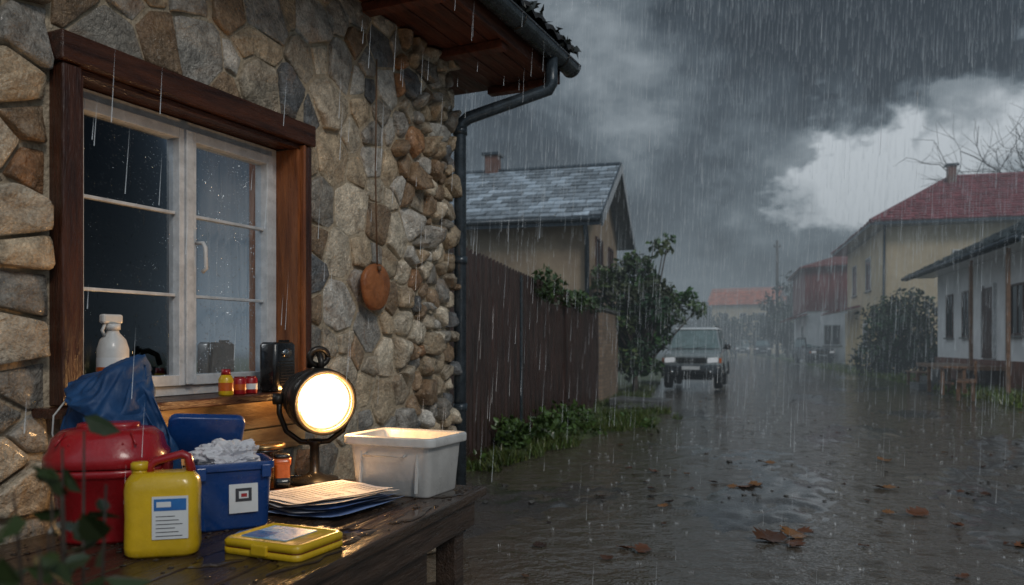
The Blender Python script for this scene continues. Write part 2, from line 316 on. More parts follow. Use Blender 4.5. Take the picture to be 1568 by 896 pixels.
def tree(name,base,clumps,per,size,trunk_r,col=(.04,.065,.02),lean=(0,0),th=.7):
    e=empty(name,base); cl=[(c,r,tuple(x*random.uniform(.7,1.3) for x in col)) for c,r in clumps]
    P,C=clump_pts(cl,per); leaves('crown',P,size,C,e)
    ac=Acc(); hmin=max(.5,min(c[2] for c,r in clumps)*th)
    top=Vector((lean[0],lean[1],hmin)); v,f=tube_geo([(0,0,-.1),(lean[0]*.4,lean[1]*.4,hmin*.5),top],[trunk_r,trunk_r*.8,trunk_r*.6],8); ac.add(v,f)
    for c,r in clumps:
        c=Vector(c); mid=(top+c)/2+Vector((random.uniform(-.1,.1),random.uniform(-.1,.1),-.05*r)); v,f=tube_geo([top,mid,c],[trunk_r*.5,trunk_r*.3,trunk_r*.1],6); ac.add(v,f)
    ac.make('trunk',M['bark'],e,smooth=True); return e
def rc(n,cx,cz,rx,ry,rz,r0,r1):
    out=[]
    for i in range(n):
        while True:
            a,b,c=[random.uniform(-1,1) for _ in range(3)]
            if a*a+b*b+c*c<1: break
        out.append(((cx+a*rx,b*ry,cz+c*rz),random.uniform(r0,r1)))
    return out
cl=rc(46,0,2.4,1.2,.9,1.2,.28,.48)+rc(18,-.1,1.2,.8,.5,.6,.25,.44)+[((.75,0,3.9),.25),((.9,.1,4.2),.14),((-.1,0,3.6),.28),((1.35,0,2.6),.3),((1.6,-.2,2.3),.26),((-.5,-.3,3.2),.28),((.5,0,4.0),.18)]
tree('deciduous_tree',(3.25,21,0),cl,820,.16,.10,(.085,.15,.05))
cl=rc(24,0,1.9,1.3,1.6,1.4,.6,.95)+rc(16,0,.8,1.5,1.6,.6,.5,.8)
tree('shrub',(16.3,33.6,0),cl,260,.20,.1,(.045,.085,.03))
for (x,y,h,w) in ((27,78,9.0,2.2),(31.5,84,7,2.6),(36,102,8.5,3.5)):
    tree('broadleaf_tree',(x,y,0),rc(26,0,h*.5,w,w,h*.42,w*.3,w*.5),55,.45,.2,(.03,.05,.022))
cl=[]
for i in range(150):
    x=random.uniform(-15,75); y=random.uniform(118,150); cl.append(((x,y,random.uniform(1,7)+2.5*noise.noise(Vector((x*.1,0,0)))),random.uniform(1.8,3.2),(.03,.045,.022)))
P,C=clump_pts(cl,9); leaves('distant_trees',P,1.1,C)
e=empty('bare_tree',(34,50,0)); ac=Acc()
def branch(p,d,l,r,dep):
    pts=[p];q=p.copy();dd=d.copy()
    for i in range(4):
        dd=(dd+Vector((random.gauss(0,.16),random.gauss(0,.16),random.gauss(0,.1)+.03))).normalized(); q=q+dd*l/4; pts.append(q.copy())
    v,f=tube_geo(pts,[r,r*.85,r*.7,r*.55,r*.4],5); ac.add(v,f)
    if dep>0:
        for i in range(4):
            b=pts[random.randint(1,4)]; nd=(dd+Vector((random.gauss(0,.7),random.gauss(0,.5),random.gauss(0,.45)))).normalized(); branch(b,nd,l*random.uniform(.55,.8),r*.5,dep-1)
branch(Vector((0,0,0)),Vector((-.05,0,1)),7,.3,0)
for a in range(7): branch(Vector((random.uniform(-.4,.2),0,6.8)),Vector((random.uniform(-.9,.2),random.uniform(-.4,.4),1)).normalized(),5.6,.13,3)
ac.make('branches',M['bark'],e)
V=[];F=[]
for i in range(61):
    x=-300+i*16; V.append((x,420,-2)); V.append((x,420+20*math.sin(i),16+16*noise.noise(Vector((i*.16,0,3)))+5*noise.noise(Vector((i*.6,0,3)))))
for i in range(60): F.append((2*i,2*i+2,2*i+3,2*i+1))
mk('hills',V,F,M['hill'])

# ---------------------------------------------------------------- stone house
HA=math.atan2(-.91,-.4147)
H=empty('stone_house',(-.425,5.4,0),HA)   # local x: along wall towards camera, y: outward, z up
def clip(poly,m,n):
    out=[]
    for i in range(len(poly)):
        a=poly[i];b=poly[(i+1)%len(poly)]
        da=(a[0]-m[0])*n[0]+(a[1]-m[1])*n[1]; db=(b[0]-m[0])*n[0]+(b[1]-m[1])*n[1]
        if da<=0: out.append(a)
        if da*db<0: t=da/(da-db); out.append((a[0]+(b[0]-a[0])*t,a[1]+(b[1]-a[1])*t))
    return out
pal=[((.33,.31,.28),4),((.42,.355,.27),5),((.27,.185,.115),4),((.32,.17,.085),1.5),((.58,.50,.385),4),((.13,.135,.14),1.5),((.44,.345,.235),5),((.24,.22,.19),2.5),((.50,.47,.42),3)]
def rcol():
    t=random.uniform(0,sum(w for c,w in pal))
    for c,w in pal:
        t-=w
        if t<=0: break
    k=random.uniform(.75,1.2); return tuple(x*k for x in c)
stones=Acc()
WX=(1.525,2.885); WZ=(.85,2.455)
FLAT=((1.0,-.9),(.993,.5),(.975,.86),(.93,.99),(.66,1.0),(.32,1.0)); RND=((1.0,-.4),(.985,.25),(.93,.66),(.80,.92),(.56,1.05),(.28,1.1))
def region(x0,x1,z0,z1,rad,ysc,hfun,tries):
    P=np.zeros((0,2));RR=np.zeros(0)
    for t in range(tries):
        x=random.uniform(x0,x1); z=random.uniform(z0,z1)*ysc; r=rad(x,z/ysc)*random.uniform(.6,1.5)
        if WX[0]<x<WX[1] and WZ[0]<z/ysc<WZ[1]: continue
        if len(P) and np.any((P[:,0]-x)**2+(P[:,1]-z)**2<(RR+r)**2*.75): continue
        P=np.vstack([P,[x,z]]); RR=np.append(RR,r)
    for i in range(len(P)):
        c=P[i]; poly=[(x0,z0*ysc),(x1,z0*ysc),(x1,z1*ysc),(x0,z1*ysc)]
        d=np.hypot(P[:,0]-c[0],P[:,1]-c[1]); o=np.argsort(d)[1:22]
        for j in o:
            n=P[j]-c; w=.5+.5*(RR[i]-RR[j])/max(.001,d[j]); poly=clip(poly,c+n*min(.8,max(.2,w)),n)
            if len(poly)<3: break
        if len(poly)<3: continue
        poly=[(a,b/ysc) for a,b in poly]; cx,cz=c[0],c[1]/ysc
        dl=[(WX[0]-cx,(WX[0],cz),(1,0)),(cx-WX[1],(WX[1],cz),(-1,0)),(WZ[0]-cz,(cx,WZ[0]),(0,1)),(cz-WZ[1],(cx,WZ[1]),(0,-1))]
        b=max(dl,key=lambda q:q[0]); poly=clip(poly,b[1],b[2])
        if len(poly)<3: continue
        mx_=sum(p[0] for p in poly)/len(poly); mz=sum(p[1] for p in poly)/len(poly)
        mr_=sum(math.hypot(p[0]-mx_,p[1]-mz) for p in poly)/len(poly)
        if mr_<.02: continue
        rnd=cx<.66 and random.random()<.6
        g=random.uniform(.005,.017); sc=max(.6,1-g/mr_)
        poly=[(mx_+(p[0]-mx_)*sc,mz+(p[1]-mz)*sc) for p in poly]
        for q in ((.16,.24) if rnd else (.05,.15)):
            np_=[]
            for k in range(len(poly)):
                a=poly[k];bb=poly[(k+1)%len(poly)]
                np_+=[(a[0]+(bb[0]-a[0])*q,a[1]+(bb[1]-a[1])*q),(a[0]+(bb[0]-a[0])*(1-q),a[1]+(bb[1]-a[1])*(1-q))]
            poly=np_
        h=hfun(cx,cz)*random.uniform(.5,1.5); tx,tz=random.uniform(-.6,.6)*h/mr_,random.uniform(-.6,.6)*h/mr_
        so=random.uniform(0,100); n=len(poly); V=[]
        pl_=[(Vector((math.cos(a),math.sin(a))),random.uniform(.1,.7)*mr_,random.uniform(.15,.45)) for a in (random.uniform(0,6.28),random.uniform(0,6.28),random.uniform(0,6.28))]
        for s_,hh in (RND if rnd else FLAT):
            for p in poly:
                dx,dz=(p[0]-mx_)*s_,(p[1]-mz)*s_
                y=h*hh
                if hh>0:
                    y+= (tx*dx+tz*dz)*hh + h*.25*noise.noise(Vector((dx*14+so,dz*14,so)))+h*.2*noise.noise(Vector((dx*45+so,dz*45,so)))
                    for pn,po_,pk in pl_:
                        e_=pn.x*dx+pn.y*dz-po_
                        if e_>0: y-=e_*pk
                    y=max(y,.06*h)
                wob=1+.07*noise.noise(Vector((dx*35+so,dz*35,so+3)))
                V.append((mx_+dx*wob,y,mz+dz*wob))
        V.append((mx_,h*1.0+h*.25*noise.noise(Vector((so,0,so))),mz)); F=[]
        for a in range(5):
            for k in range(n): k2=(k+1)%n; F.append((a*n+k,a*n+k2,(a+1)*n+k2,(a+1)*n+k))
        for k in range(n): F.append((5*n+k,5*n+(k+1)%n,6*n))
        stones.add(V,F,rcol())
region(-.03,2.88,.0,3.27,lambda x,z:.054+.045*min(1,max(0,(x-.35)/.7)),1.0,lambda x,z:.055 if x<.66 else .020,9000)
region(2.88,5.6,.0,3.27,lambda x,z:.105,1.7,lambda x,z:.045,3000)
stones.make('wall_stones',M['stone'],H,smooth=True)
mo=M['mortar']
box('wall_right',H,(0,1.60),(-.35,0),(0,3.3),mo)
box('wall_below_window',H,(1.60,2.80),(-.35,-.001),(0,1.10),mo)
box('wall_above_window',H,(1.60,2.80),(-.35,-.001),(2.34,3.3),mo)
box('wall_left',H,(2.80,6),(-.35,0),(0,3.3),mo)
box('wall_gable',H,(0,.35),(-6,-.351),(0,3.3),mo); box('wall_back',H,(.351,6),(-6,-5.7),(0,3.3),mo); box('wall_gable_near',H,(5.7,6),(-5.69,-.351),(0,3.3),mo)
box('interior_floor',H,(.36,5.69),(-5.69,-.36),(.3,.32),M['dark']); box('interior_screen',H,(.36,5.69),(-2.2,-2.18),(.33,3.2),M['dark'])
wd=M['wood_dark'];wx=M['wood_darkx']
box('trim_left',H,(2.80,2.875),(-.02,.07),(1.135,2.333),wd,.006); box('trim_right',H,(1.535,1.60),(-.02,.07),(1.135,2.333),wd,.006); box('trim_right_inner',H,(1.585,1.602),(-.02,.075),(1.135,2.332),M['wood_lit'],.003)
box('trim_top',H,(1.52,2.89),(-.02,.085),(2.336,2.44),wx,.008); box('trim_top_lip',H,(1.61,2.79),(.0,.05),(2.312,2.334),wx,.003)
box('reveal_left',H,(2.782,2.799),(-.14,.05),(1.135,2.318),wd); box('reveal_right',H,(1.603,1.62),(-.14,.05),(1.135,2.31),M['wood_lit']); box('reveal_top',H,(1.604,2.799),(-.14,-.002),(2.32,2.339),wx)
box('sill',H,(1.48,2.94),(-.14,.17),(1.098,1.132),wx,.006)
box('apron_board',H,(1.56,2.84),(.0,.045),(.965,1.095),M['ochre'],.006); box('apron_board_low',H,(1.54,2.86),(.0,.035),(.85,.962),M['ochre'],.006)
w=M['white']
def fr_(nm_,xa,xb,za,zb,b,ya,yb,mat):
    box(nm_+'_bottom',H,(xa+b,xb-b),(ya,yb),(za,za+b),mat,.003); box(nm_+'_top',H,(xa+b,xb-b),(ya,yb),(zb-b,zb),mat,.003)
    box(nm_+'_side_a',H,(xa,xa+b),(ya,yb),(za,zb),mat,.003); box(nm_+'_side_b',H,(xb-b,xb),(ya,yb),(za,zb),mat,.003)
fr_('window_frame',1.622,2.780,1.134,2.316,.04,-.14,-.08,w)
fr_('sash_right',1.664,2.196,1.176,2.274,.045,-.125,-.062,w); fr_('sash_left',2.200,2.738,1.176,2.274,.045,-.125,-.062,w)
for k,(a,b) in enumerate(((1.711,2.149),(2.247,2.691))):
    for z in (1.555,1.905): box('muntin',H,(a,b),(-.108,-.082),(z,z+.013),w,.002)
    mk('glass',[(a-.01,-.1,1.21),(b+.01,-.1,1.21),(b+.01,-.1,2.24),(a-.01,-.1,2.24)],[(0,1,2,3)],M['glass'],H)
box('mullion_strip',H,(2.178,2.218),(-.06,-.048),(1.18,2.27),w,.004)
tube('handle',H,[(2.155,-.06,1.79),(2.155,-.02,1.79),(2.15,-.012,1.77),(2.145,-.012,1.68),(2.15,-.03,1.665)],.009,w,8)
for (xa,xb) in ((1.63,1.97),(2.66,2.77)):
    V=[];F=[];n_=101
    for i in range(n_):
        t=i/(n_-1); x=xa+(xb-xa)*t
        for j in range(9):
            u=j/8; V.append((x+.05*(1-u)*math.sin(t*9)+.015*math.cos(t*46),-.195+.035*math.sin(t*46*(xb-xa)/.35+.7*math.sin(u*4))+.008*math.sin(t*110),1.14+1.14*u))
    for i in range(n_-1):
        for j in range(8): a=i*9+j; F.append((a,a+9,a+10,a+1))
    mk('curtain',V,F,M['curtain'],H,smooth=True)
# eave
for i in range(5): box('soffit_plank',H,(-.69,6),(-.02+.105*i,-.02+.105*i+.1),(3.275-.004*(i%2),3.295),M['soffit'],.004)
for i in range(9): box('rafter_end',H,(-.66+.8*i,-.58+.8*i),(.0,.5),(3.215,3.27),M['soffit'],.005)
box('verge_soffit',H,(-.69,0),(-3,-.03),(3.28,3.30),M['soffit'])
box('fascia',H,(-.70,6.05),(.507,.535),(3.25,3.43),M['soffit'],.004)
V=[];F=[]; gx=[-.74+.1*i for i in range(69)]
for i,x in enumerate(gx):
    for k in range(13):
        a=math.pi+math.pi*k/12; V.append((x,.605+.068*math.cos(a),3.375+.068*math.sin(a)))
for i in range(len(gx)-1):
    for k in range(12): a=i*13+k; F.append((a,a+1,a+14,a+13))
F.append(tuple(range(13)))
mk('gutter',V,F,M['gutter'],H,smooth=False,solid=.006)
tube('gutter_lip',H,[(-.745,.673,3.378),(6,.673,3.378)],.009,M['gutter'],8); tube('gutter_end_rim',H,[(-.742,.605+.068*math.cos(math.pi+math.pi*k/12),3.375+.068*math.sin(math.pi+math.pi*k/12)) for k in range(13)],.007,M['gutter'],6)
for i in range(8): tube('gutter_bracket',H,[(-.5+.75*i,.605+.074*math.cos(math.pi+math.pi*k/8),3.375+.074*math.sin(math.pi+math.pi*k/8)) for k in range(9)],.006,M['bmetal'],6)
tube('downpipe',H,[(-.35,.605,3.32),(-.35,.605,3.14),(-.34,.585,3.10),(-.09,.10,2.90),(-.065,.06,2.86),(-.06,.05,2.80),(-.06,.05,.08)],.043,M['gutter'],16)
for z in (2.78,1.9,.9): tube('pipe_collar',H,[(-.06,.05,z),(-.06,.05,z+.05)],.05,M['gutter'],16)
sl=math.tan(R(28)); ac=Acc()
def roofz(o): return 3.43+(.66-o)*sl
for r_ in range(12):
    o0=.66-r_*.32; o1=o0-.36
    n=int(6.8/.05)
    V=[];F=[]
    for i in range(n):
        x=-.74+i*.05; zz=.035*abs(math.sin(i*math.pi/4))
        V+=[(x,o0,roofz(o0)+zz+.03),(x,o1,roofz(o1)+zz),(x,o0,roofz(o0)+zz)]
    for i in range(n-1): a=3*i; F+=[(a,a+3,a+4,a+1),(a+2,a+5,a+3,a)]
    c=.05*random.uniform(.8,1.2); ac.add(V,F,(c,c*1.0,c*1.05))
ac.make('roof_tiles',M['tile'],H)
mk('roof_deck',[(-.7,.60,roofz(.6)-.03),(6,.60,roofz(.6)-.03),(6,-3,roofz(-3)-.03),(-.7,-3,roofz(-3)-.03),(6,-6.6,roofz(.6)-.03),(-.7,-6.6,roofz(.6)-.03)],[(0,1,2,3),(3,2,4,5)],M['soffit'],H)
ac=Acc()
for i in range(150):
    x=random.uniform(-.74,2.5); c=Vector((x,random.uniform(.58,.69),random.uniform(3.45,3.50))); r=random.uniform(.012,.035)
    V=[c+Vector((random.gauss(0,1),random.gauss(0,1),random.gauss(0,.7)))*r for _ in range(4)]; ac.add(V,[(0,1,2),(0,2,3),(0,3,1),(1,3,2)],(.03,.035,.03))
ac.make('eave_moss',M['leaf'],H)
mk('gable_triangle',[(.02,0,3.3),(.02,-3,roofz(-3)-.1),(.02,-6,3.3)],[(0,1,2)],mo,H)
d=empty('hanging_ornament',(0,0,0)); d.parent=H
tube('string',d,[(.99,.085,2.95),(.995,.08,2.3),(.985,.085,1.80)],.005,M['string'],6)
rings=[]
for s_,y in ((.02,.045),(.9,.05),(1,.06),(1,.080),(.9,.09),(.4,.092),(.02,.092)):
    rings.append([(.98+.13*s_*math.cos(a)*(1+.06*math.sin(3*a)),y,1.675+.135*s_*math.sin(a)*(1+.04*math.cos(2*a+1))) for a in [2*math.pi*k/28 for k in range(28)]])
loft('disc',d,rings,M['rust'])
tube('knot',d,[(.985,.10,1.79),(.985,.10,1.765)],.012,M['string'],6)

# ---------------------------------------------------------------- fence
Fe=empty('metal_fence',S(-2.77,7.4),-A15)
V=[];F=[];y=0
prof=[(0,0),(.05,0),(.075,.035),(.125,.035),(.15,0)]
yy=[]
while y<10.35:
    for a,b in prof[:-1]: yy.append((y+a,b))
    y+=.15
for i,(a,b) in enumerate(yy):
    pn=int(a/3.2); top=2.37-.015*a+.03*math.sin(pn*2.1)+.015*math.sin(a*1.3)+.035*(b>.01); off=.03*math.sin(pn*3+1)
    V+=[(b+off+.0,a,-.02),(b+off+.01*math.sin(a*2),a,1.2),(b+off,a,top)]
for i in range(len(yy)-1): a=3*i; F+=[(a,a+3,a+4,a+1),(a+1,a+4,a+5,a+2)]
mk('panels',V,F,M['fence'],Fe,solid=.005)
for i in range(5): box('post',Fe,(-.1,-.03),(.6+i*2.4,.68+i*2.4),(0,2.25),M['fence'])
for z in (.5,1.9): box('rail',Fe,(-.045,-.012),(0,10.3),(z,z+.06),M['fence'])
box('joint_strip',Fe,(.045,.075),(3.15,3.24),(0,2.3),M['gutter'],.005)
box('kickboard',Fe,(.045,.075),(0,3.12),(.0,.16),M['fence'],.005)
cl=[]
for i in range(50):
    s_=random.uniform(3.7,10.2); cl.append(((S(-2.72+random.uniform(-.3,.15),7.4+s_)[0],S(-2.72,7.4+s_)[1],2.33-.015*s_+random.gauss(-.02,.10)+(.15 if s_<5 else 0)),random.uniform(.08,.22),(.08,.14,.045)))
P,C=clump_pts(cl,1300); leaves('climbing_vine',P,.09,C,down=.8)
B=empty('brick_wall',S(-2.8,17.85),-A15)
box('wall',B,(-.15,.12),(0,2.7),(0,2.12),M['brick'],.01); box('coping',B,(-.2,.17),(-.05,2.75),(2.122,2.19),M['rock'],.01)
e=empty('stone_slab',S(-1.75,17.2),-.4); box('slab_a',e,(-.6,.6),(-.4,.4),(0,.2),M['rock'],.03,rot=(0,.03,0)); box('slab_b',e,(-.3,.5),(-.95,-.45),(0,.12),M['rock'],.03,rot=(.03,0,.2))
cl=[]
for i in range(66):
    sy=random.choice([random.gauss(9.2,.45),random.gauss(10.6,.5),random.gauss(12.4,.5),random.uniform(8.2,15)]); sy=max(8.1,sy); sx=-2.7+abs(random.gauss(0,.40))*max(.3,(le(sy)+2.7)); p=S(sx,sy); big_=random.random()
    cl.append(((p[0],p[1],random.uniform(.04,.13)+(.32*big_**2 if sx<-2.2 else .04)),random.uniform(.06,.18),(.10,.175,.045)))
P,C=clump_pts(cl,1300); P=[(a,b,max(.02,c)) for a,b,c in P]; leaves('weeds',P,.085,C,down=-.2,wid=.34)

# ---------------------------------------------------------------- background buildings
def roof_face(acc,pts,tw,th,colf,t=.035):
    p=[Vector(q) for q in pts]; U=(p[1]-p[0]).normalized(); Nn=U.cross(p[-1]-p[0]).normalized()
    if Nn.z<0: Nn=-Nn
    Vv=(p[-1]-p[0]); Vv=(Vv-U*Vv.dot(U)).normalized()
    P2=[((q-p[0]).dot(U),(q-p[0]).dot(Vv)) for q in p]
    acc.add([q-Nn*.01 for q in p],[tuple(range(len(p)))],colf(0))
    u0=min(a for a,b in P2);u1=max(a for a,b in P2);v1=max(b for a,b in P2)
    def span(y):
        xs=[]
        for i in range(len(P2)):
            a,b=P2[i],P2[(i+1)%len(P2)]
            if (a[1]>y)!=(b[1]>y): xs.append(a[0]+(b[0]-a[0])*(y-a[1])/(b[1]-a[1]))
        return (min(xs),max(xs)) if len(xs)>=2 else None
    r=0;v=0
    while v<v1-.02:
        sp=span(min(v+th/2,v1-.01)); u=u0-(tw/2 if r%2 else 0)
        while sp and u<u1:
            a,b_=max(u+.01,sp[0]),min(u+tw-.01,sp[1])
            if b_-a>.05:
                vj=v+random.uniform(-.02,.02); tt=t*random.uniform(.7,1.5); v2=min(v+th*1.05,v1)
                q=[p[0]+U*a+Vv*vj+Nn*tt,p[0]+U*b_+Vv*vj+Nn*tt*random.uniform(.8,1.2),p[0]+U*b_+Vv*v2+Nn*.006,p[0]+U*a+Vv*v2+Nn*.006,p[0]+U*a+Vv*vj,p[0]+U*b_+Vv*vj]
                acc.add(q,[(0,1,2,3),(4,5,1,0)],colf(1))
            u+=tw
        v+=th; r+=1
def win(par,name,side,c,along,z0,z1,w,fm=None):
    fm=fm or M['white']
    e=empty(name); e.parent=par
    def bx(n,a0,a1,za,zb,o0,o1,mat):
        if side=='x': box(n,e,(c-o1,c-o0),(a0,a1),(za,zb),mat)
        else: box(n,e,(a0,a1),(c-o1,c-o0),(za,zb),mat)
    bx('pane',along-w/2+.05,along+w/2-.05,z0+.05,z1-.05,-.02,.012,M['wglass'])
    bx('left',along-w/2,along-w/2+.06,z0,z1,-.02,.04,fm); bx('right',along+w/2-.06,along+w/2,z0,z1,-.02,.04,fm)
    bx('top',along-w/2+.06,along+w/2-.06,z1-.06,z1,-.02,.04,fm); bx('bottom',along-w/2+.06,along+w/2-.06,z0,z0+.06,-.02,.04,fm)
    bx('bar',along-.02,along+.02,z0+.06,z1-.06,-.02,.03,fm); bx('sill',along-w/2-.08,along+w/2+.08,z0-.06,z0-.002,-.02,.1,M['rock'])
def slate(k): 
    if not k: return (.14,.16,.18)
    c=random.choice([.30,.38,.46,.56,.72]); return (c*.84,c*.96,c*1.08)
def redt(k):
    c=random.uniform(.75,1.25) if k else .6; return (.34*c,.085*c,.10*c)
def darkt(k):
    c=random.uniform(.7,1.4) if k else .6; return (.15*c,.185*c,.20*c)
def orng(k):
    c=random.uniform(.8,1.2) if k else .6; return (.8*c,.24*c,.12*c)
A=empty('grey_roof_house',S(-3.42,19.8),-A15)
box('walls',A,(-12,0),(0,6.2),(0,4.75),M['plaster']); mk('gable',[(0.0,0,4.75),(0,6.2,4.75),(0,3.1,6.42),(-12,0,4.75),(-12,6.2,4.75),(-12,3.1,6.42)],[(0,1,2),(3,5,4)],M['plaster'],A)
ac=Acc(); k_=.5516
roof_face(ac,[(-12.4,-.55,4.8-.55*k_),(.5,-.55,4.8-.55*k_),(.5,3.1,4.8+3.1*k_),(-12.4,3.1,4.8+3.1*k_)],.42,.3,slate)
roof_face(ac,[(.5,6.75,4.8-.55*k_),(-12.4,6.75,4.8-.55*k_),(-12.4,3.1,4.8+3.1*k_),(.5,3.1,4.8+3.1*k_)],.42,.3,slate)
ac.make('roof',M['tile'],A)
v,f=tube_geo([(-12.4,3.1,6.53),(.52,3.1,6.53)],.07,6); mk('ridge',v,f,M['gutter'],A)
for (ya,yb) in ((-.6,3.1),(6.8,3.1)):
    za,zb=4.8-.6*k_,4.8+3.1*k_
    mk('barge_board',[(.53,ya,za-.24),(.53,yb,zb-.24),(.53,yb,zb+.06),(.53,ya,za+.06)],[(0,1,2,3)],M['gutter'],A,solid=.05)
box('eave_board',A,(-12.4,.48),(-.56,-.52),(4.27,4.47),M['gutter']); box('chimney',A,(-3.5,-3.12),(2.9,3.3),(6.2,6.98),M['plinth'],.01); box('chimney_cap',A,(-3.58,-3.04),(2.82,3.38),(6.985,7.06),M['gutter'])
tube('gutter',A,[(-12.4,-.63,4.44),(.5,-.63,4.42)],.06,M['gutter'],8)
tube('downpipe',A,[(.1,-.5,4.3),(.08,-.1,3.9),(.08,-.08,.1)],.06,M['gutter'],8)
box('soffit',A,(-12.3,.45),(-.5,-.001),(4.4,4.45),M['gutter'])
def winx(par,name,c,along,z0,z1,w):
    e=empty(name); e.parent=par
    box('pane',e,(c-.02,c+.012),(along-w/2+.05,along+w/2-.05),(z0+.05,z1-.05),M['wglass'])
    for a,b,za,zb in((along-w/2,along-w/2+.07,z0,z1),(along+w/2-.07,along+w/2,z0,z1),(along-w/2+.07,along+w/2-.07,z1-.07,z1),(along-w/2+.07,along+w/2-.07,z0,z0+.07),(along-.025,along+.025,z0+.07,z1-.07)): box('bar',e,(c-.02,c+.045),(a,b),(za,zb),M['wood_dark'])
winx(A,'window',0,2.3,3.0,4.3,1.2); winx(A,'window',0,4.6,3.0,4.3,1.0)
C_=empty('red_roof_house',S(7.4,41.3),-A15)
box('walls',C_,(0,14),(0,12.4),(0,7.3),M['plaster2']); box('ground_floor_front',C_,(-.12,-.002),(-.1,12.5),(0,3.3),M['yellowp'])
ac=Acc(); ze=7.15; zr=10.35; o=.8
pa,pb,pc,pd=(-o,-o,ze),(14+o,-o,ze),(14+o,12.4+o,ze),(-o,12.4+o,ze); r1,r2=(4.3,6.2,zr),(10.5,6.2,zr)
roof_face(ac,[pa,pb,r2,r1],.45,.42,redt,.06); roof_face(ac,[pc,pd,r1,r2],.45,.42,redt,.06); roof_face(ac,[pd,pa,r1],.45,.42,redt,.06); roof_face(ac,[pb,pc,r2],.45,.42,redt,.06)
for a,b in((pa,r1),(pb,r2),(pc,r2),(pd,r1),(r1,r2)): v,f=tube_geo([a,b],.13,6); ac.add(v,f,(.28,.07,.08))
ac.make('roof',M['tile'],C_)
box('soffit',C_,(-o,14+o),(-o,12.4+o),(6.98,7.12),M['gutter']); box('chimney',C_,(3.9,4.3),(5,5.4),(9.3,10.75),M['plinth']); box('chimney_cap',C_,(3.8,4.4),(4.9,5.5),(10.751,10.85),M['gutter'])
win(C_,'window','x',0,4.8,4.2,6.0,1.6); win(C_,'window','x',0,9.5,4.2,6.0,1.5); win(C_,'window','x',-.12,5,1.2,2.5,1.3); win(C_,'window','y',0,3.5,4.1,5.8,1.3); win(C_,'window','y',0,8.5,4.1,5.8,1.3)
tube('downpipe',C_,[(-.08,-.1,7),(-.18,-.12,.1)],.06,M['gutter'],8)
box('porch_roof',C_,(-1.6,-.13),(6.5,12.2),(3.3,3.42),M['redp'],rot=(0,-.2,0))
W=empty('white_cottage',S(7.6,22),-A15)
box('walls',W,(0,7),(0,10.6),(.9,4.1),M['whitep']); box('plinth',W,(-.08,7.08),(-.08,10.68),(0,.9),M['plinth'])
ac=Acc(); roof_face(ac,[(-.95,11.3,3.92),(-.95,-1,3.92),(3.5,-1,6.15),(3.5,11.3,6.15)],.4,.36,darkt,.05); roof_face(ac,[(7.95,-1,3.92),(7.95,11.3,3.92),(3.5,11.3,6.15),(3.5,-1,6.15)],.4,.36,darkt,.05); ac.make('roof',M['tile'],W)
mk('gable',[(0,0,4.1),(7,0,4.1),(3.5,0,6.05),(0,10.6,4.1),(7,10.6,4.1),(3.5,10.6,6.05)],[(0,1,2),(3,5,4)],M['whitep'],W)
box('eave_board',W,(-.98,-.94),(-1,11.3),(3.76,3.93),M['gutter']); box('soffit',W,(-.93,-.001),(-.9,11.2),(3.86,3.9),M['white'])
tube('gutter',W,[(-1.05,-1,3.86),(-1.05,11.3,3.84)],.07,M['gutter'],8)
box('door',W,(-.06,.02),(4.1,5.1),(.95,3.05),M['wood_dark']); box('door_frame_l',W,(-.08,.02),(3.98,4.095),(.95,3.15),M['white']); box('door_frame_r',W,(-.08,.02),(5.105,5.2),(.95,3.15),M['white'])
win(W,'window','x',0,6.95,1.6,3.1,.85,M['wood_dark']); win(W,'window','x',0,8.9,1.6,3.1,.85,M['wood_dark']); win(W,'window','x',0,2.2,1.6,3.0,1.0,M['wood_dark'])
for y in (.3,3.4): box('porch_post',W,(-.85,-.76),(y,y+.09),(0,3.76),M['garden_wood'])
box('porch_deck',W,(-1.3,-.085),(2.9,7.9),(.62,.74),M['garden_wood'],.01)
for y in (3,4.6,6.2,7.7): box('deck_post',W,(-1.25,-1.15),(y,y+.1),(0,.619),M['garden_wood'])
for i in range(3): box('step',W,(-2.05+.25*i,-1.31),(4,5.2),(.0+.2*i,.2+.2*i),M['rock'])
D=empty('red_clad_building',S(5.3,57),-A15)
box('lower',D,(0,9),(0,10),(0,3.6),M['whitep']); box('upper',D,(-.1,9.1),(-.1,10.1),(3.61,6.6),M['redp']); mk('roof',[(-.5,-.6,6.5),(9.4,-.6,7.1),(9.4,10.5,7.1),(-.5,10.5,6.5),(4,5,8.2)],[(0,1,4),(1,2,4),(2,3,4),(3,0,4)],M['redp'],D,solid=.1)
win(D,'window','y',0,1.6,1.3,2.7,1.1); win(D,'window','y',0,4.5,1.3,2.7,1.1); win(D,'window','x',0,3,1.3,2.7,1.1)
box('lean_to_roof',D,(-1.2,0),(-.5,9),(3.2,3.3),M['redp'],rot=(0,-.25,0))
for (x,y,s_) in ((32.5,112,.72),(37,122,.7),(43,148,1.0)):
    O=empty('orange_roof_house',(x,y,1.2),-A15-.2); O.scale=(s_,)*3
    box('walls',O,(-6,6),(0,8),(-3,8.2),M['plaster2']); ac=Acc(); roof_face(ac,[(-6.6,-.6,8),(6.6,-.6,8),(6.6,4,11),(-6.6,4,11)],.8,.7,orng,.1); roof_face(ac,[(6.6,8.6,8),(-6.6,8.6,8),(-6.6,4,11),(6.6,4,11)],.8,.7,orng,.1); ac.make('roof',M['tile'],O)
    mk('gable',[(-6,0,8.2),(-6,8,8.2),(-6,4,10.8),(6,0,8.2),(6,8,8.2),(6,4,10.8)],[(0,1,2),(3,4,5)],M['plaster2'],O)
    for q in(-3.5,0,3.5): win(O,'window','y',0,q,4.6,6.4,1.3)
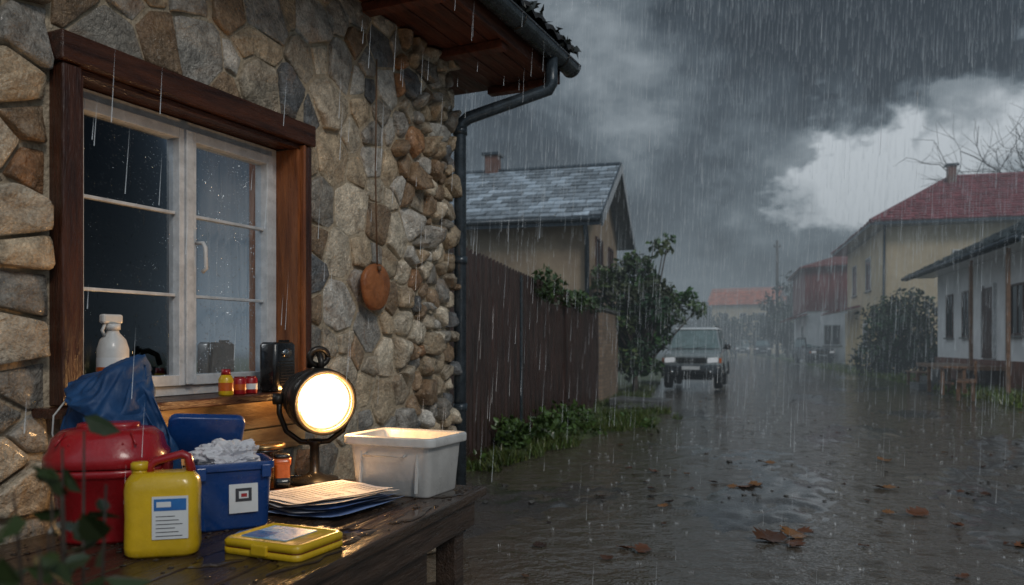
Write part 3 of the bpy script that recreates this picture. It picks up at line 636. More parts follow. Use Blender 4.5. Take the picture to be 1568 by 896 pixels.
# low trees in front of the distant houses
cl=[]
for i in range(26): cl.append(((random.uniform(24,36),random.uniform(96,106),random.uniform(1.2,4.6)),random.uniform(1.0,1.8),(.03,.05,.024)))
P,C=clump_pts(cl,40); leaves('distant_trees',P,.6,C)
U_=empty('utility_pole',(26.8,80.5,0)); tube('shaft',U_,[(0,0,0),(0,0,11.9)],[.2,.12],M['bark'],8); box('crossarm',U_,(-.35,.35),(-.05,.05),(11.2,11.3),M['bark'])
for x in(-.3,.3): tube('insulator',U_,[(x,0,11.3),(x,0,11.5)],.05,M['bark'],6)
def bench(name,loc,rz,w,h,d,back=False):
    e=empty(name,loc,rz); g_=M['garden_wood']
    for i in range(3): box('board',e,(-w/2,w/2),(-d/2+i*d/3,-d/2+(i+.9)*d/3),(h-.05,h),g_,.005)
    for x in(-w/2+.15,w/2-.15):
        for y in(-d/2+.05,d/2-.05): box('leg',e,(x-.04,x+.04),(y-.04,y+.04),(0,h-.051),g_)
        if back: box('back_post',e,(x-.035,x+.035),(-d/2-.03,-d/2+.005),(h-.05,h+.45),g_)
    if back:
        for z in(.14,.32): box('back_slat',e,(-w/2,w/2),(-d/2+.006,-d/2+.03),(h+z,h+z+.1),g_)
    box('stretcher',e,(-w/2+.19,w/2-.19),(-.03,.03),(h*.35,h*.35+.06),g_); return e
bench('garden_table',S(5.7,23.6,.05),-A15+R(90),1.7,.74,.6); bench('garden_bench',S(5.55,21.2,.05),-A15+R(75),1.5,.46,.4,True); bench('garden_bench',S(5.9,27.8,.05),-A15+R(90),1.6,.46,.35)

# ---------------------------------------------------------------- vehicles
def car(name,loc,rz,paint,roofm,sc=1):
    e=empty(name,loc,rz); e.scale=(sc,)*3
    def ring(y,w,zb,zt,b=.06): 
        h=w/2; return [(-h*.9,y,zb),(-h,y,zb+b*2),(-h,y,zt-b*2.2),(-h*.93,y,zt),(-h*.5,y,zt+.025),(h*.5,y,zt+.025),(h*.93,y,zt),(h,y,zt-b*2.2),(h,y,zb+b*2),(h*.9,y,zb)]
    loft('body',e,[ring(0,1.58,.5,.98),ring(.08,1.70,.42,1.05),ring(.35,1.76,.36,1.1),ring(1.05,1.78,.34,1.19),ring(2.5,1.79,.34,1.2),ring(4.0,1.76,.36,1.19),ring(4.15,1.68,.45,1.12)],paint,bevel=.03)
    b=[(-.82,1.0,1.19),(.82,1.0,1.19),(.82,4.08,1.19),(-.82,4.08,1.19)]; t=[(-.66,1.62,1.80),(.66,1.62,1.80),(.68,3.95,1.82),(-.68,3.95,1.82)]
    mk('cabin',b+t,BF[2:]+[BF[1]],paint,e,bevel=.05)
    loft('roof',e,[rrect(1.36,2.42,.12,1.80,4,0,2.78),rrect(1.38,2.44,.12,1.835,4,0,2.78),rrect(1.28,2.3,.12,1.875,4,0,2.8)],roofm)
    for x in(-.6,.6): tube('roof_rail',e,[(x,1.9,1.88),(x,2.0,1.92),(x,3.6,1.93),(x,3.7,1.88)],.018,M['black'],6)
    def pan(n,q,out,ins=.09):
        q=[Vector(p) for p in q]; c=sum(q,Vector())/4; q=[p+(c-p)*ins+Vector(out)*.02 for p in q]; mk(n,q,[(0,1,2,3)],M['cglass'],e,solid=.012)
    pan('windshield',[b[0],b[1],t[1],t[0]],(0,-.85,.5),.09); pan('side_glass_r',[b[1],b[2],t[2],t[1]],(1,0,.2),.12); pan('side_glass_l',[b[3],b[0],t[0],t[3]],(-1,0,.2),.12); pan('rear_glass',[b[2],b[3],t[3],t[2]],(0,1,.2),.14)
    for s_ in(-1,1):
        loft('headlight',e,[[(x+s_*.62,-.02-yy+.03,z) for x,z in((-.14,.80),(.14,.82),(.16,.90),(.13,.965),(-.13,.95),(-.155,.88))] for yy in(-.08,.0,.02)],M['hlamp'],smooth=False)
        mk('indicator',[(s_*.80,.02,.80),(s_*.86,.12,.80),(s_*.86,.12,.94),(s_*.80,.02,.94)],[(0,1,2,3)],M['orange'],e,solid=.02)
        tube('mirror_arm',e,[(s_*.84,1.25,1.22),(s_*.97,1.2,1.26)],.03,M['black'],6); box('mirror',e,(s_*.98-.09,s_*.98+.09),(1.13,1.22),(1.19,1.35),M['black'],.03)
        tube('fog_lamp',e,[(s_*.55,-.105,.53),(s_*.55,-.125,.53)],.055,M['chrome'],10)
        for y in(.75,3.35):
            rings=[[(s_*xx,y+r*math.cos(a),.35+r*math.sin(a)) for a in [2*math.pi*k/24 for k in range(24)]] for xx,r in((.62,.3),(.64,.345),(.82,.345),(.86,.31),(.86,.2))]
            loft('tyre',e,rings,M['tyre']); loft('rim',e,[[(s_*xx,y+r*math.cos(a),.35+r*math.sin(a)) for a in [2*math.pi*k/16 for k in range(16)]] for xx,r in((.80,.21),(.865,.2),(.85,.1),(.875,.05))],M['chrome'])
            tube('wheel_arch',e,[(s_*.885,y+.41*math.cos(a),.37+.41*math.sin(a)) for a in [math.pi*k/12 for k in range(13)]],.035,M['black'],6)
    box('grille',e,(-.45,.45),(-.035,.05),(.80,.955),M['black'],.01)
    for z in (.835,.875,.915): box('grille_bar',e,(-.43,.43),(-.045,-.036),(z,z+.012),M['chrome'])
    box('emblem',e,(-.07,.07),(-.058,-.046),(.845,.925),M['chrome'],.01)
    loft('front_bumper',e,[rrect(1.66,.26,.1,.42,4,0,.05),rrect(1.74,.30,.11,.50,4,0,.05),rrect(1.74,.30,.11,.66,4,0,.05),rrect(1.68,.26,.1,.74,4,0,.05)],M['cardark'])
    box('air_intake',e,(-.42,.42),(-.107,-.05),(.46,.56),M['black'],.01); box('number_plate',e,(-.26,.26),(-.12,-.108),(.60,.70),M['label'],.003)
    box('skid_plate',e,(-.6,.6),(-.03,.3),(.30,.42),M['black'],.02); loft('rear_bumper',e,[rrect(1.70,.26,.1,.42,4,0,4.12),rrect(1.74,.3,.1,.5,4,0,4.12),rrect(1.7,.26,.1,.7,4,0,4.12)],M['black'])
    for s_ in(-.3,.3): tube('wiper',e,[(s_-.25,1.0,1.225),(s_+.25,1.12,1.33)],.01,M['black'],5)
    return e
c0=S(-.98,24.1); car('parked_car',(c0[0],c0[1],.015),-A15-R(3),M['carpaint'],M['carroof'])
c1=S(6.2,56); car('parked_car',(c1[0],c1[1],.03),-A15+R(12),M['cardark'],M['cardark'],.95)
c1=S(2.0,100); car('parked_car',(c1[0],c1[1],.02),-A15,M['carpaint'],M['carroof'])
c1=S(4.0,92); car('parked_car',(c1[0],c1[1],.02),-A15,M['cardark'],M['cardark'])

# ---------------------------------------------------------------- table
T=empty('wooden_table',(-.108,3.37,0),math.atan2(-.951,-.309))
Wd=1.06
for i in range(6):
    a=-Wd+i*Wd/6; box('plank',T,(random.uniform(-.012,.012),1.85),(a+.003,a+Wd/6-.002),(.712,.75+random.uniform(-.002,.0)),M['tabletop'],.006)
box('apron_front',T,(.06,1.8),(-.07,-.03),(.60,.711),M['tablewood'],.004); box('apron_end',T,(.06,.10),(-Wd+.05,-.071),(.60,.711),M['tablewood'],.004)
box('leg_a',T,(.07,.16),(-.165,-.075),(0,.711),M['tablewood'],.006); box('leg_b',T,(.07,.16),(-1.0,-.91),(0,.711),M['tablewood'],.006); box('leg_c',T,(1.66,1.75),(-.165,-.075),(0,.711),M['tablewood'],.006); box('leg_d',T,(1.66,1.75),(-1.0,-.91),(0,.711),M['tablewood'],.006)
box('brace',T,(.10,.16),(-.9,-.1),(.2,.28),M['tablewood'],.004,rot=(.25,0,0))
for i in range(3): box('front_panel_board',T,(.42,1.78),(-.11,-.085),(.05+.185*i,.225+.185*i),M['tablewood'],.005)
box('shelf',T,(.17,1.7),(-1.0,-.17),(.12,.15),M['tablewood'])
ZT=.75
ac=Acc(); ca_,sa_=math.cos(T.rotation_euler[2]),math.sin(T.rotation_euler[2])
def tp(x,y): return (-.108+x*ca_-y*sa_,3.37+x*sa_+y*ca_)
for i in range(420):
    cx,cy=tp(random.uniform(.02,1.5),random.uniform(-1.0,-.02)); r_=random.choice([.0025,.004,.006,.010]); V=[]
    for rr_,zz in ((1,.0),(.8,.45),(.4,.7)): V+=[(cx+r_*rr_*math.cos(2*math.pi*k/8),cy+r_*rr_*math.sin(2*math.pi*k/8),.7503+r_*.5*zz) for k in range(8)]
    F=[(a*8+k,a*8+(k+1)%8,(a+1)*8+(k+1)%8,(a+1)*8+k) for a in range(2) for k in range(8)]+[tuple(16+k for k in range(8))]; ac.add(V,F)
for (px,py,rx_,ry_) in ((1.02,-.13,.17,.075),(.62,-.06,.14,.035),(.2,-.08,.09,.05),(1.28,-.32,.12,.07),(.75,-.30,.10,.04),(1.2,-.10,.16,.06)):
    n=40; so=random.uniform(0,50); V=[]
    for rr_,zz in ((1,.0),(.96,.0016),(.5,.0018)):
        for k in range(n):
            a=2*math.pi*k/n; q=rr_*(1+.5*noise.noise(Vector((math.cos(a)*1.7+so,math.sin(a)*1.7,0)))+.2*noise.noise(Vector((math.cos(a)*6+so,math.sin(a)*6,0))))
            x_,y_=tp(px+rx_*q*math.cos(a),min(-.006,py+ry_*q*math.sin(a))); V.append((x_,y_,.7505+zz))
    F=[(a*n+k,a*n+(k+1)%n,(a+1)*n+(k+1)%n,(a+1)*n+k) for a in range(2) for k in range(n)]+[tuple(2*n+k for k in range(n))]; ac.add(V,F)
ac.make('water_drops',M['film'],smooth=True)
# --- red tub
r=empty('red_storage_tub',(-1.265,2.50,ZT),R(12)); r.scale=(.93,.93,1)
loft('tub_body',r,[rrect(.27,.24,.10,0,6),rrect(.29,.26,.11,.012,6),rrect(.325,.295,.12,.20,6),rrect(.35,.32,.13,.205,6),rrect(.35,.32,.13,.225,6)],M['red'])
loft('lid',r,[rrect(.355,.325,.13,.228,6),rrect(.37,.34,.135,.232,6),rrect(.372,.342,.135,.262,6),rrect(.35,.32,.13,.278,6),rrect(.33,.30,.125,.315,6),rrect(.28,.25,.11,.337,6),rrect(.16,.13,.06,.345,6)],M['red'])
loft('lid_panel',r,[rrect(.2,.12,.05,.338,5),rrect(.19,.11,.05,.356,5),rrect(.17,.09,.04,.358,5)],M['red'])
for s_ in(-1,1): box('latch',r,(s_*.186-.012,s_*.186+.012),(-.03,.03),(.19,.25),M['redd'],.005)
for a in range(7): tube('lid_rib',r,[(-.12+.04*a,-.148,.30),(-.10+.033*a,-.118,.334)],.004,M['red'],6)
# --- blue cloth draped behind the tub
b_=empty('blue_cloth_bag',(-1.33,2.74,ZT),0)
def csheet(n,ctrl,amp,seed,fx,fy):
    nr,ncx=len(ctrl),len(ctrl[0]); K=56; V=[];F=[]
    def cat(p0,p1,p2,p3,t): return .5*((2*p1)+(p2-p0)*t+(2*p0-5*p1+4*p2-p3)*t*t+(3*p1-p0-3*p2+p3)*t**3)
    def g_(i,j): return Vector(ctrl[max(0,min(nr-1,i))][max(0,min(ncx-1,j))])
    for a in range(K+1):
        for b in range(K+1):
            u=a/K*(nr-1);v=b/K*(ncx-1);i=min(int(u),nr-2);j=min(int(v),ncx-2)
            rw=[cat(g_(i+q,j-1),g_(i+q,j),g_(i+q,j+1),g_(i+q,j+2),v-j) for q in(-1,0,1,2)]; p=cat(rw[0],rw[1],rw[2],rw[3],u-i)
            f1=noise.noise(Vector((a/K*fx+seed+b/K*1.5,b/K*fy,seed))); f2=noise.noise(Vector((a/K*fx*2.3+seed,b/K*fy*2.1+a/K*2,seed+5)))
            d_=(1-2.4*abs(f1))*amp+(1-2*abs(f2))*amp*.5; p.y-=d_; p.z+=d_*.45; V.append(p)
    for a in range(K):
        for b in range(K): q=a*(K+1)+b; F.append((q,q+K+1,q+K+2,q+1))
    return mk(n,V,F,M['cloth'],b_,smooth=True,solid=.004)
csheet('body',[[(-.13,.05,.47),(-.05,.05,.50),(.04,.05,.53),(.07,.05,.50)],[(-.16,-.03,.40),(-.06,-.09,.40),(.05,-.09,.43),(.115,.0,.42)],[(-.17,-.05,.28),(-.06,-.13,.30),(.06,-.12,.32),(.155,-.02,.32)],[(-.16,-.04,.14),(-.06,-.10,.16),(.08,-.09,.18),(.20,-.01,.22)],[(-.15,.0,.02),(-.05,-.05,.02),(.09,-.05,.02),(.20,.02,.02)]],.034,3,2.2,4.2)
csheet('hood',[[(-.12,.08,.48),(-.04,.08,.52),(.045,.06,.555),(.06,.06,.52)],[(-.15,.0,.475),(-.06,-.05,.49),(.03,-.06,.52),(.09,.0,.46)],[(-.155,-.06,.445),(-.07,-.13,.43),(.02,-.14,.41),(.11,-.06,.37)],[(-.145,-.09,.42),(-.08,-.16,.385),(.03,-.17,.345),(.15,-.08,.315)]],.024,11,1.6,4.0)
tube('drawstring',b_,[(-.13,-.13,.42),(-.155,-.16,.37),(-.165,-.15,.31),(-.15,-.14,.24)],.003,M['rope'],6)
# --- yellow canister
y_=empty('yellow_jerry_can',(-1.0,2.285,ZT),R(14))
loft('body',y_,[rrect(.17,.085,.03,0,5),rrect(.195,.108,.035,.01,5),rrect(.2,.112,.035,.03,5),rrect(.197,.11,.035,.11,5),rrect(.2,.112,.035,.19,5),rrect(.195,.108,.04,.215,5),rrect(.165,.085,.035,.235,5),rrect(.12,.06,.025,.238,5)],M['yellow'])
tube('handle',y_,[(-.035,0,.23),(-.035,0,.256),(-.02,0,.268),(.05,0,.285),(.066,0,.278),(.075,0,.235)],[.013,.012,.012,.012,.012,.014],M['red'],8)
loft('cap_neck',y_,[circ(.022,.232,20,-.062),circ(.022,.245,20,-.062)],M['yellow']); loft('cap',y_,[circ(.025,.245,20,-.062),circ(.025,.262,20,-.062),circ(.02,.267,20,-.062)],M['yellow'])
box('label',y_,(-.02,.075),(-.0595,-.0575),(.055,.175),M['label']); box('label_header',y_,(-.015,.07),(-.0605,-.0598),(.135,.168),M['lblue']); box('label_logo',y_,(-.008,.03),(-.0609,-.0606),(.145,.16),M['label'])
for i in range(6): box('label_line',y_,(-.01,.06-.01*(i%3)),(-.0603,-.0597),(.063+.011*i,.0650+.011*i),M['ink'])
# --- blue cooler
k_=empty('blue_cool_box',(-.945,2.66,ZT),R(28)); k_.scale=(1,1,.93)
loft('bin',k_,[rrect(.215,.17,.025,0),rrect(.225,.18,.025,.008),rrect(.245,.20,.025,.205),rrect(.262,.216,.028,.208),rrect(.262,.216,.028,.235),rrect(.236,.19,.02,.235),rrect(.225,.18,.02,.14)],M['blue'],bevel=.002)
loft('lid',k_,[rrect(.24,.18,.028,0),rrect(.25,.19,.028,.004),rrect(.25,.19,.028,.03),rrect(.23,.17,.028,.042)],M['blue'],bevel=.002,loc=(-.055,.16,.29),rot=(R(-60),R(4),0))
for s_ in(-.09,.03): box('hinge',k_,(s_-.02,s_+.02),(.10,.12),(.2,.25),M['blue'],.004)
for s_ in(-.1,.1): box('clip',k_,(s_-.015,s_+.015),(-.116,-.108),(.18,.225),M['blue'],.003)
box('label',k_,(-.015,.075),(-.1015,-.0985),(.06,.16),M['label'],rot=(R(-2.8),0,0)); box('label_print',k_,(.005,.055),(-.1032,-.1018),(.10,.145),M['ink'],rot=(R(-2.8),0,0)); box('label_print_inner',k_,(.015,.045),(-.1040,-.1034),(.11,.135),M['label'],rot=(R(-2.8),0,0)); box('label_print_red',k_,(.022,.04),(-.1048,-.1042),(.115,.127),M['red'],rot=(R(-2.8),0,0))
for i in range(2): box('label_line',k_,(.0,.06-.02*i),(-.1020,-.1012),(.072+.01*i,.075+.01*i),M['ink'],rot=(R(-2.8),0,0))
box('label_side',k_,(.1175,.1205),(-.045,.045),(.06,.16),M['label'],rot=(0,R(2.8),0)); box('label_side_print',k_,(.1212,.1220),(-.03,.03),(.09,.14),M['ink'],rot=(0,R(2.8),0))
bpy.ops.mesh.primitive_ico_sphere_add(subdivisions=5,radius=1); o=bpy.context.object; o.name='crumpled_paper'; o.data.name='crumpled_paper'
for v in o.data.vertices:
    p=v.co.copy(); d_=1+.35*noise.noise(p*1.6)+.5*abs(noise.noise(p*2.7))-.3*abs(noise.noise(p*5+Vector((3,1,2))))+.08*noise.noise(p*11); v.co=Vector((p.x*.10*d_,p.y*.08*d_,p.z*.062*d_))
o.location=(0,0,.235); o.parent=k_; o.data.materials.append(M['paper'])
# --- tin
t=empty('paint_tin',(-1.0,3.2,ZT),0); t.scale=(1.08,1.08,1.15)
loft('tin_body',t,[circ(.07,0),circ(.074,.004),circ(.072,.01),circ(.072,.15),circ(.075,.153),circ(.075,.16)],M['black']); loft('band',t,[circ(.0728,.03),circ(.0728,.12)],M['bronze'],caps=False)
loft('lid',t,[circ(.076,.16),circ(.08,.163),circ(.08,.175),circ(.07,.178),circ(.065,.172)],M['bronze'])
t2=empty('orange_battery_torch',(-.895,3.10,ZT),R(20)); loft('case',t2,[rrect(.055,.055,.012,0),rrect(.058,.058,.012,.01),rrect(.058,.058,.012,.13),rrect(.066,.066,.014,.135),rrect(.066,.066,.014,.16)],M['orange']); loft('band',t2,[rrect(.060,.060,.012,.045),rrect(.060,.060,.012,.085)],M['black']); loft('cap',t2,[rrect(.06,.06,.014,.161),rrect(.055,.055,.014,.175)],M['black'])
# --- spotlight
l=empty('work_lamp',(-.86,3.47,ZT),R(8)); hz=.365
loft('base',l,[circ(.10,0),circ(.105,.006),circ(.10,.02),circ(.04,.035),circ(.022,.05),circ(.02,.16),circ(.035,.175),circ(.03,.19)],M['bmetal'])
hd=bpy.data.objects.new('lamp_head',None); link(hd); hd.parent=l; hd.location=(0,0,hz); hd.rotation_euler=(R(5),0,R(28))
loft('housing',hd,[circy(.112,-.10),circy(.130,-.125),circy(.140,-.125),circy(.143,-.07),circy(.140,-.03),circy(.130,-.02),circy(.128,.03),circy(.120,.04),circy(.105,.11),circy(.098,.12),circy(.085,.18),circy(.045,.21)],M['bmetal'],caps=True)
loft('reflector_rim',hd,[circy(.116,-.124),circy(.122,-.128),circy(.128,-.127)],M['reflector'],caps=False)
V=[(0,-.125,0)];F=[]
for r_,y in((.04,-.123),(.08,-.117),(.114,-.106)): V+=circy(r_,y)
for k in range(32): F.append((0,1+k,1+(k+1)%32))
for a in range(2):
    for k in range(32): F.append((1+a*32+k,1+a*32+(k+1)%32,1+(a+1)*32+(k+1)%32,1+(a+1)*32+k))
mk('lens',V,F,M['lens'],hd,smooth=True)
tube('carry_handle',hd,[(0,-.06,.135),(0,-.06,.17),(-.0,-.03,.20),(0,.02,.205),(0,.06,.18),(0,.07,.13)],.014,M['bmetal'],8)
tube('handle_ring',hd,[(.042*math.cos(a),-.03,.185+.036*math.sin(a)) for a in [2*math.pi*k/20 for k in range(21)]],.013,M['bmetal'],8)
for k in range(6): loft('cooling_fin',hd,[circy(.124-.004*k,.0+.022*k-.012),circy(.136-.005*k,.0+.022*k-.010),circy(.136-.005*k,.022*k-.004),circy(.11,.022*k-.002)],M['bmetal'],caps=False)
loft('added_rear_glow',hd,[circy(.03,.212),circy(.03,.214)],M['reflector'])  # glowing disc added at the back, goes with the added rear light
tube('yoke',l,[(-.148,0,hz),(-.15,0,hz-.06),(-.12,0,hz-.14),(-.06,0,hz-.185),(0,0,hz-.19),(.06,0,hz-.185),(.12,0,hz-.14),(.15,0,hz-.06),(.148,0,hz)],.012,M['bmetal'],8)
for s_ in(-1,1): tube('yoke_knob',l,[(s_*.135,0,hz),(s_*.175,0,hz)],.024,M['bmetal'],12)
tube('cable',l,[(0,.1,.02),(-.1,.13,.01),(-.2,.05,.008),(-.25,.1,.008)],.005,M['black'],6)
def plight(n,e_,loc,rad,col):
    pl=bpy.data.lights.new(n,'POINT'); pl.energy=e_; pl.color=col; pl.shadow_soft_size=rad; po=bpy.data.objects.new(n,pl); link(po); po.parent=hd; po.location=loc
plight('lamp_bulb',14,(0,-.21,.02),.06,(1,.56,.22)); plight('added_rear_fill_light',7,(-.03,.27,-.02),.03,(1,.50,.17))  # second light is added behind the housing to warm the wall
# --- white bin
w_=empty('white_storage_bin',(-.435,3.28,ZT),R(-24))
loft('bin',w_,[rrect(.335,.235,.025,0),rrect(.345,.245,.028,.008),rrect(.375,.275,.03,.195),rrect(.415,.315,.035,.20),rrect(.42,.32,.035,.205),rrect(.42,.32,.035,.232),rrect(.405,.305,.03,.238),rrect(.375,.275,.025,.232),rrect(.34,.24,.02,.012)],M['wplast'],bevel=.002)
tube('side_handle',w_,[(-.10,-.139,.165),(-.10,-.158,.16),(.08,-.158,.16),(.08,-.139,.165)],.006,M['wplast'],8)
for x in (-.13,.13): box('rib',w_,(x-.004,x+.004),(-.141,-.128),(.02,.19),M['wplast'],rot=(R(-4.5),0,0))
# --- papers
p_=empty('paper_stack',(-.69,2.98,ZT),0)
def sheetp(n,cx,cy,z,rz,w,h,mat,curl=.0,lines=False):
    V=[];F=[];K=10
    def cz(x,y): return curl*(max(0,(x+w/2)/w-.6)**2+max(0,.3-(y+h/2)/h)**2*.8)+.0015*math.sin(x*34+y*21+cx*90)
    for i in range(K+1):
        for j in range(K+1):
            x=-w/2+w*i/K;y=-h/2+h*j/K; V.append((x,y,cz(x,y)))
    for i in range(K):
        for j in range(K): a=i*(K+1)+j; F.append((a,a+K+1,a+K+2,a+1))
    mk(n,V,F,mat,p_,smooth=True,loc=(cx,cy,z),rot=(0,0,rz))
    if lines:
        ac=Acc()
        for r_ in range(15):
            y=h/2-.04-r_*.024; x=-w/2+.03; xe=w/2-random.choice([.03,.035,.04,.12])
            if y<-h/2+.04: break
            while x<xe:
                l_=random.uniform(.008,.02); x2=min(x+l_,xe); ac.add([(x,y,cz(x,y)+.0014),(x2,y,cz(x2,y)+.0014),(x2,y+.0055,cz(x2,y+.0055)+.0014),(x,y+.0055,cz(x,y+.0055)+.0014)],[(0,1,2,3)]); x+=l_+.004
        ac.make(n+'_text',M['ink'],p_,loc=(cx,cy,z),rot=(0,0,rz))
sheetp('sheet_folder',.045,-.05,.004,R(-24),.33,.42,M['paperb'],.10); sheetp('sheet_c',.02,-.03,.012,R(-38),.33,.42,M['paper'],.10); sheetp('sheet_blue_b',.05,-.025,.019,R(-30),.32,.41,M['paperb'],.14)
sheetp('sheet_d',-.01,-.02,.026,R(-52),.33,.42,M['paper'],.12); sheetp('sheet_e',.01,0,.034,R(-35),.33,.41,M['paper'],.08); sheetp('sheet_f',-.02,.0,.041,R(-46),.32,.42,M['paper'],.06); sheetp('sheet_top',-.02,.02,.047,R(-41),.32,.42,M['paper'],.03,True)
# --- yellow flat case
f_=empty('yellow_flat_case',(-.665,2.33,ZT),R(-24)); f_.scale=(1.1,1.1,1.25)
loft('tray',f_,[rrect(.235,.185,.02,0),rrect(.25,.20,.022,.004),rrect(.25,.20,.022,.017)],M['yellow']); loft('rim',f_,[rrect(.246,.196,.022,.0175),rrect(.246,.196,.022,.0205)],M['redd'])
loft('lid',f_,[rrect(.25,.20,.022,.021),rrect(.25,.20,.022,.033),rrect(.238,.188,.02,.038),rrect(.222,.172,.016,.038),rrect(.218,.168,.016,.036)],M['yellow'])
box('lid_print',f_,(-.09,.055),(-.062,.066),(.0365,.0385),M['lbright']); box('lid_print_dark',f_,(-.09,-.02),(-.062,.0),(.0388,.0391),M['lblue']); box('lid_print_text',f_,(-.07,-.04),(.03,.05),(.0388,.0392),M['label']); box('latch',f_,(-.02,.03),(-.108,-.098),(.008,.032),M['yellow'],.003)
tube('blue_strap',f_,[(-.12,-.03,.02),(-.15,-.02,.02),(-.165,.01,.018),(-.15,.04,.02),(-.12,.05,.02)],.010,M['lblue'],8)
# --- sill items
def HW(x,y,z):
    ca,sa=math.cos(HA),math.sin(HA); return (-.425+x*ca-y*sa,5.4+x*sa+y*ca,z)
s=empty('white_spray_bottle',HW(2.66,.05,1.133),HA)
loft('bottle',s,[circ(.05,0),circ(.055,.006),circ(.055,.20),circ(.045,.235),circ(.022,.262),circ(.02,.275)],M['wplast']); loft('label',s,[circ(.0558,.05),circ(.0558,.17)],M['label'],caps=False); loft('label_band',s,[circ(.0562,.10),circ(.0562,.135)],M['orange'],caps=False)
loft('collar',s,[circ(.026,.272),circ(.026,.295)],M['wplast']); box('trigger_head',s,(-.035,.05),(-.014,.014),(.295,.33),M['wplast'],.008); tube('trigger',s,[(.03,0,.30),(.045,0,.27),(.035,0,.25)],.006,M['wplast'],6)
s=empty('yellow_glue_bottle',HW(2.14,.095,1.133),HA); loft('bottle',s,[circ(.028,0),circ(.031,.005),circ(.031,.07),circ(.02,.088)],M['yellow']); loft('cap',s,[circ(.02,.088),circ(.018,.112)],M['red']); loft('band',s,[circ(.0315,.02),circ(.0315,.055)],M['orange'],caps=False)
for x in(2.06,1.99):
    s=empty('red_small_can',HW(x,.095,1.133),HA); loft('can',s,[circ(.025,0),circ(.028,.004),circ(.028,.066),circ(.024,.072)],M['red']); loft('band',s,[circ(.0285,.02),circ(.0285,.045)],M['label' if x<2 else 'orange'],caps=False); loft('lid',s,[circ(.024,.072),circ(.022,.078)],M['redd'])
s=empty('black_portable_radio',HW(1.81,.09,1.133),HA+R(185)); s.scale=(1.15,1,1.08); loft('case',s,[rrect(.125,.09,.02,0),rrect(.14,.10,.022,.008),rrect(.14,.10,.022,.20),rrect(.12,.085,.02,.212)],M['black'])
for k in range(9): box('grille_slot',s,(-.045,.045),(-.0535,-.0505),(.03+.012*k,.036+.012*k),M['bmetal'])
loft('dial',s,[[(x,-.05-d,z) for x,y,z in [(.03*math.cos(a),0,.165+.02*math.sin(a)) for a in [2*math.pi*k/20 for k in range(20)]]] for d in(0,.006)],M['chrome'])
box('antenna_clip',s,(.03,.055),(-.02,.02),(.212,.222),M['bmetal'])

# ---------------------------------------------------------------- fallen leaves, stones
ac=Acc()
def dleaf(x,y,z,s_,rz,col):
    K=11; V=[];F=[]; cu=random.uniform(.1,.45); tw=random.uniform(-.35,.35); ph=random.uniform(0,6)
    for i in range(K):
        t_=i/(K-1); wv=s_*.36*math.sin(math.pi*min(1,t_*.97+.03))**.7*(1+.38*((-1)**i)*random.uniform(.5,1)); zz=cu*s_*(t_-.45)**2*1.3
        for sgn in(-1,-.5,0,.5,1):
            a=(t_-.5)*s_; b=sgn*wv; zz2=zz+(abs(sgn)**1.5)*wv*(.18+tw*sgn)+.05*s_*math.sin(t_*7+ph+sgn*2)*abs(sgn)
            V.append((x+a*math.cos(rz)-b*math.sin(rz),y+a*math.sin(rz)+b*math.cos(rz),z+max(.002,zz2)))
    for i in range(K-1):
        for j in range(4): q=i*5+j; F.append((q,q+1,q+6,q+5))
    ac.add(V,F,col)
lc=[(.20,.075,.028),(.15,.055,.022),(.10,.042,.02),(.06,.03,.018),(.27,.12,.04)]
for (x,y,s_) in((1.78,5.5,.28),(1.98,5.6,.22),(1.9,5.35,.18),(2.1,5.7,.14),(3.5,7.45,.22),(2.2,7.5,.2),(2.32,7.6,.18),(2.08,7.5,.14),(3.2,6.3,.22),(3.0,6.35,.12),(.85,5.2,.16),(.75,5.25,.12),(3.3,5.9,.12),(4.3,9.2,.2),(2.6,4.6,.1),(1.5,8.4,.15),(2.9,9,.17),(1.25,6.6,.1),(3.4,5.3,.12),(4.1,7.2,.14)):
    dleaf(x,y,.010,s_,random.uniform(0,6.28),random.choice(lc))
for i in range(130):
    sy=3.5+abs(random.gauss(0,9)); sx=random.uniform(-1.5,6); p=S(sx,sy); dleaf(p[0],p[1],.008,random.uniform(.04,.11),random.uniform(0,6.28),tuple(c*.5 for c in random.choice(lc)))
ac.make('fallen_leaves',M['leaf'],smooth=True)
ac=Acc()
for i in range(900):
    sy=3+abs(random.gauss(0,7)); sx=random.uniform(-2.3,6)
    if hgt(sx,sy)<-.004: continue
    x,y,_=S(sx,sy); r_=random.choice([.006,.01,.014,.02,.035])*random.uniform(.6,1.1)
    V=[]
    for d_ in((1,0,0),(0,1,0),(-1,0,0),(0,-1,0),(.7,.7,.4),(-.7,.7,.4),(-.7,-.7,.4),(.7,-.7,.4),(0,0,.6),(0,0,-.5)):
        q=random.uniform(.75,1.2)*r_; V.append((x+d_[0]*q,y+d_[1]*q,hgt(sx,sy)+d_[2]*q))
    F=[(0,4,8),(4,1,8),(1,5,8),(5,2,8),(2,6,8),(6,3,8),(3,7,8),(7,0,8),(0,1,4),(1,2,5),(2,3,6),(3,0,7)]
    k=random.uniform(.5,1.3); ac.add(V,F,(.11*k,.10*k,.09*k))
ac.make('gravel',M['tile'])
ac=Acc()
e=empty('garden_shrub',(-.50,.92,0)); P=[];C=[]
for i in range(95):
    x_=random.gauss(-.01,.085); tip=Vector((x_,random.gauss(0,.10),random.uniform(.70,1.23)-max(0,x_+.03)*2.2)); pts=[(0,0,0),(tip.x*.3,tip.y*.3,tip.z*.5),tip]
    v,f=tube_geo(pts,[.006,.004,.0015],5); ac.add(v,f)
    for k in range(9):
        t_=random.uniform(.62,1.02); q=Vector((tip.x*t_,tip.y*t_,tip.z*t_)); P.append(tuple(q)); c=random.uniform(.35,1.25); C.append((.04*c,.065*c,.018*c))
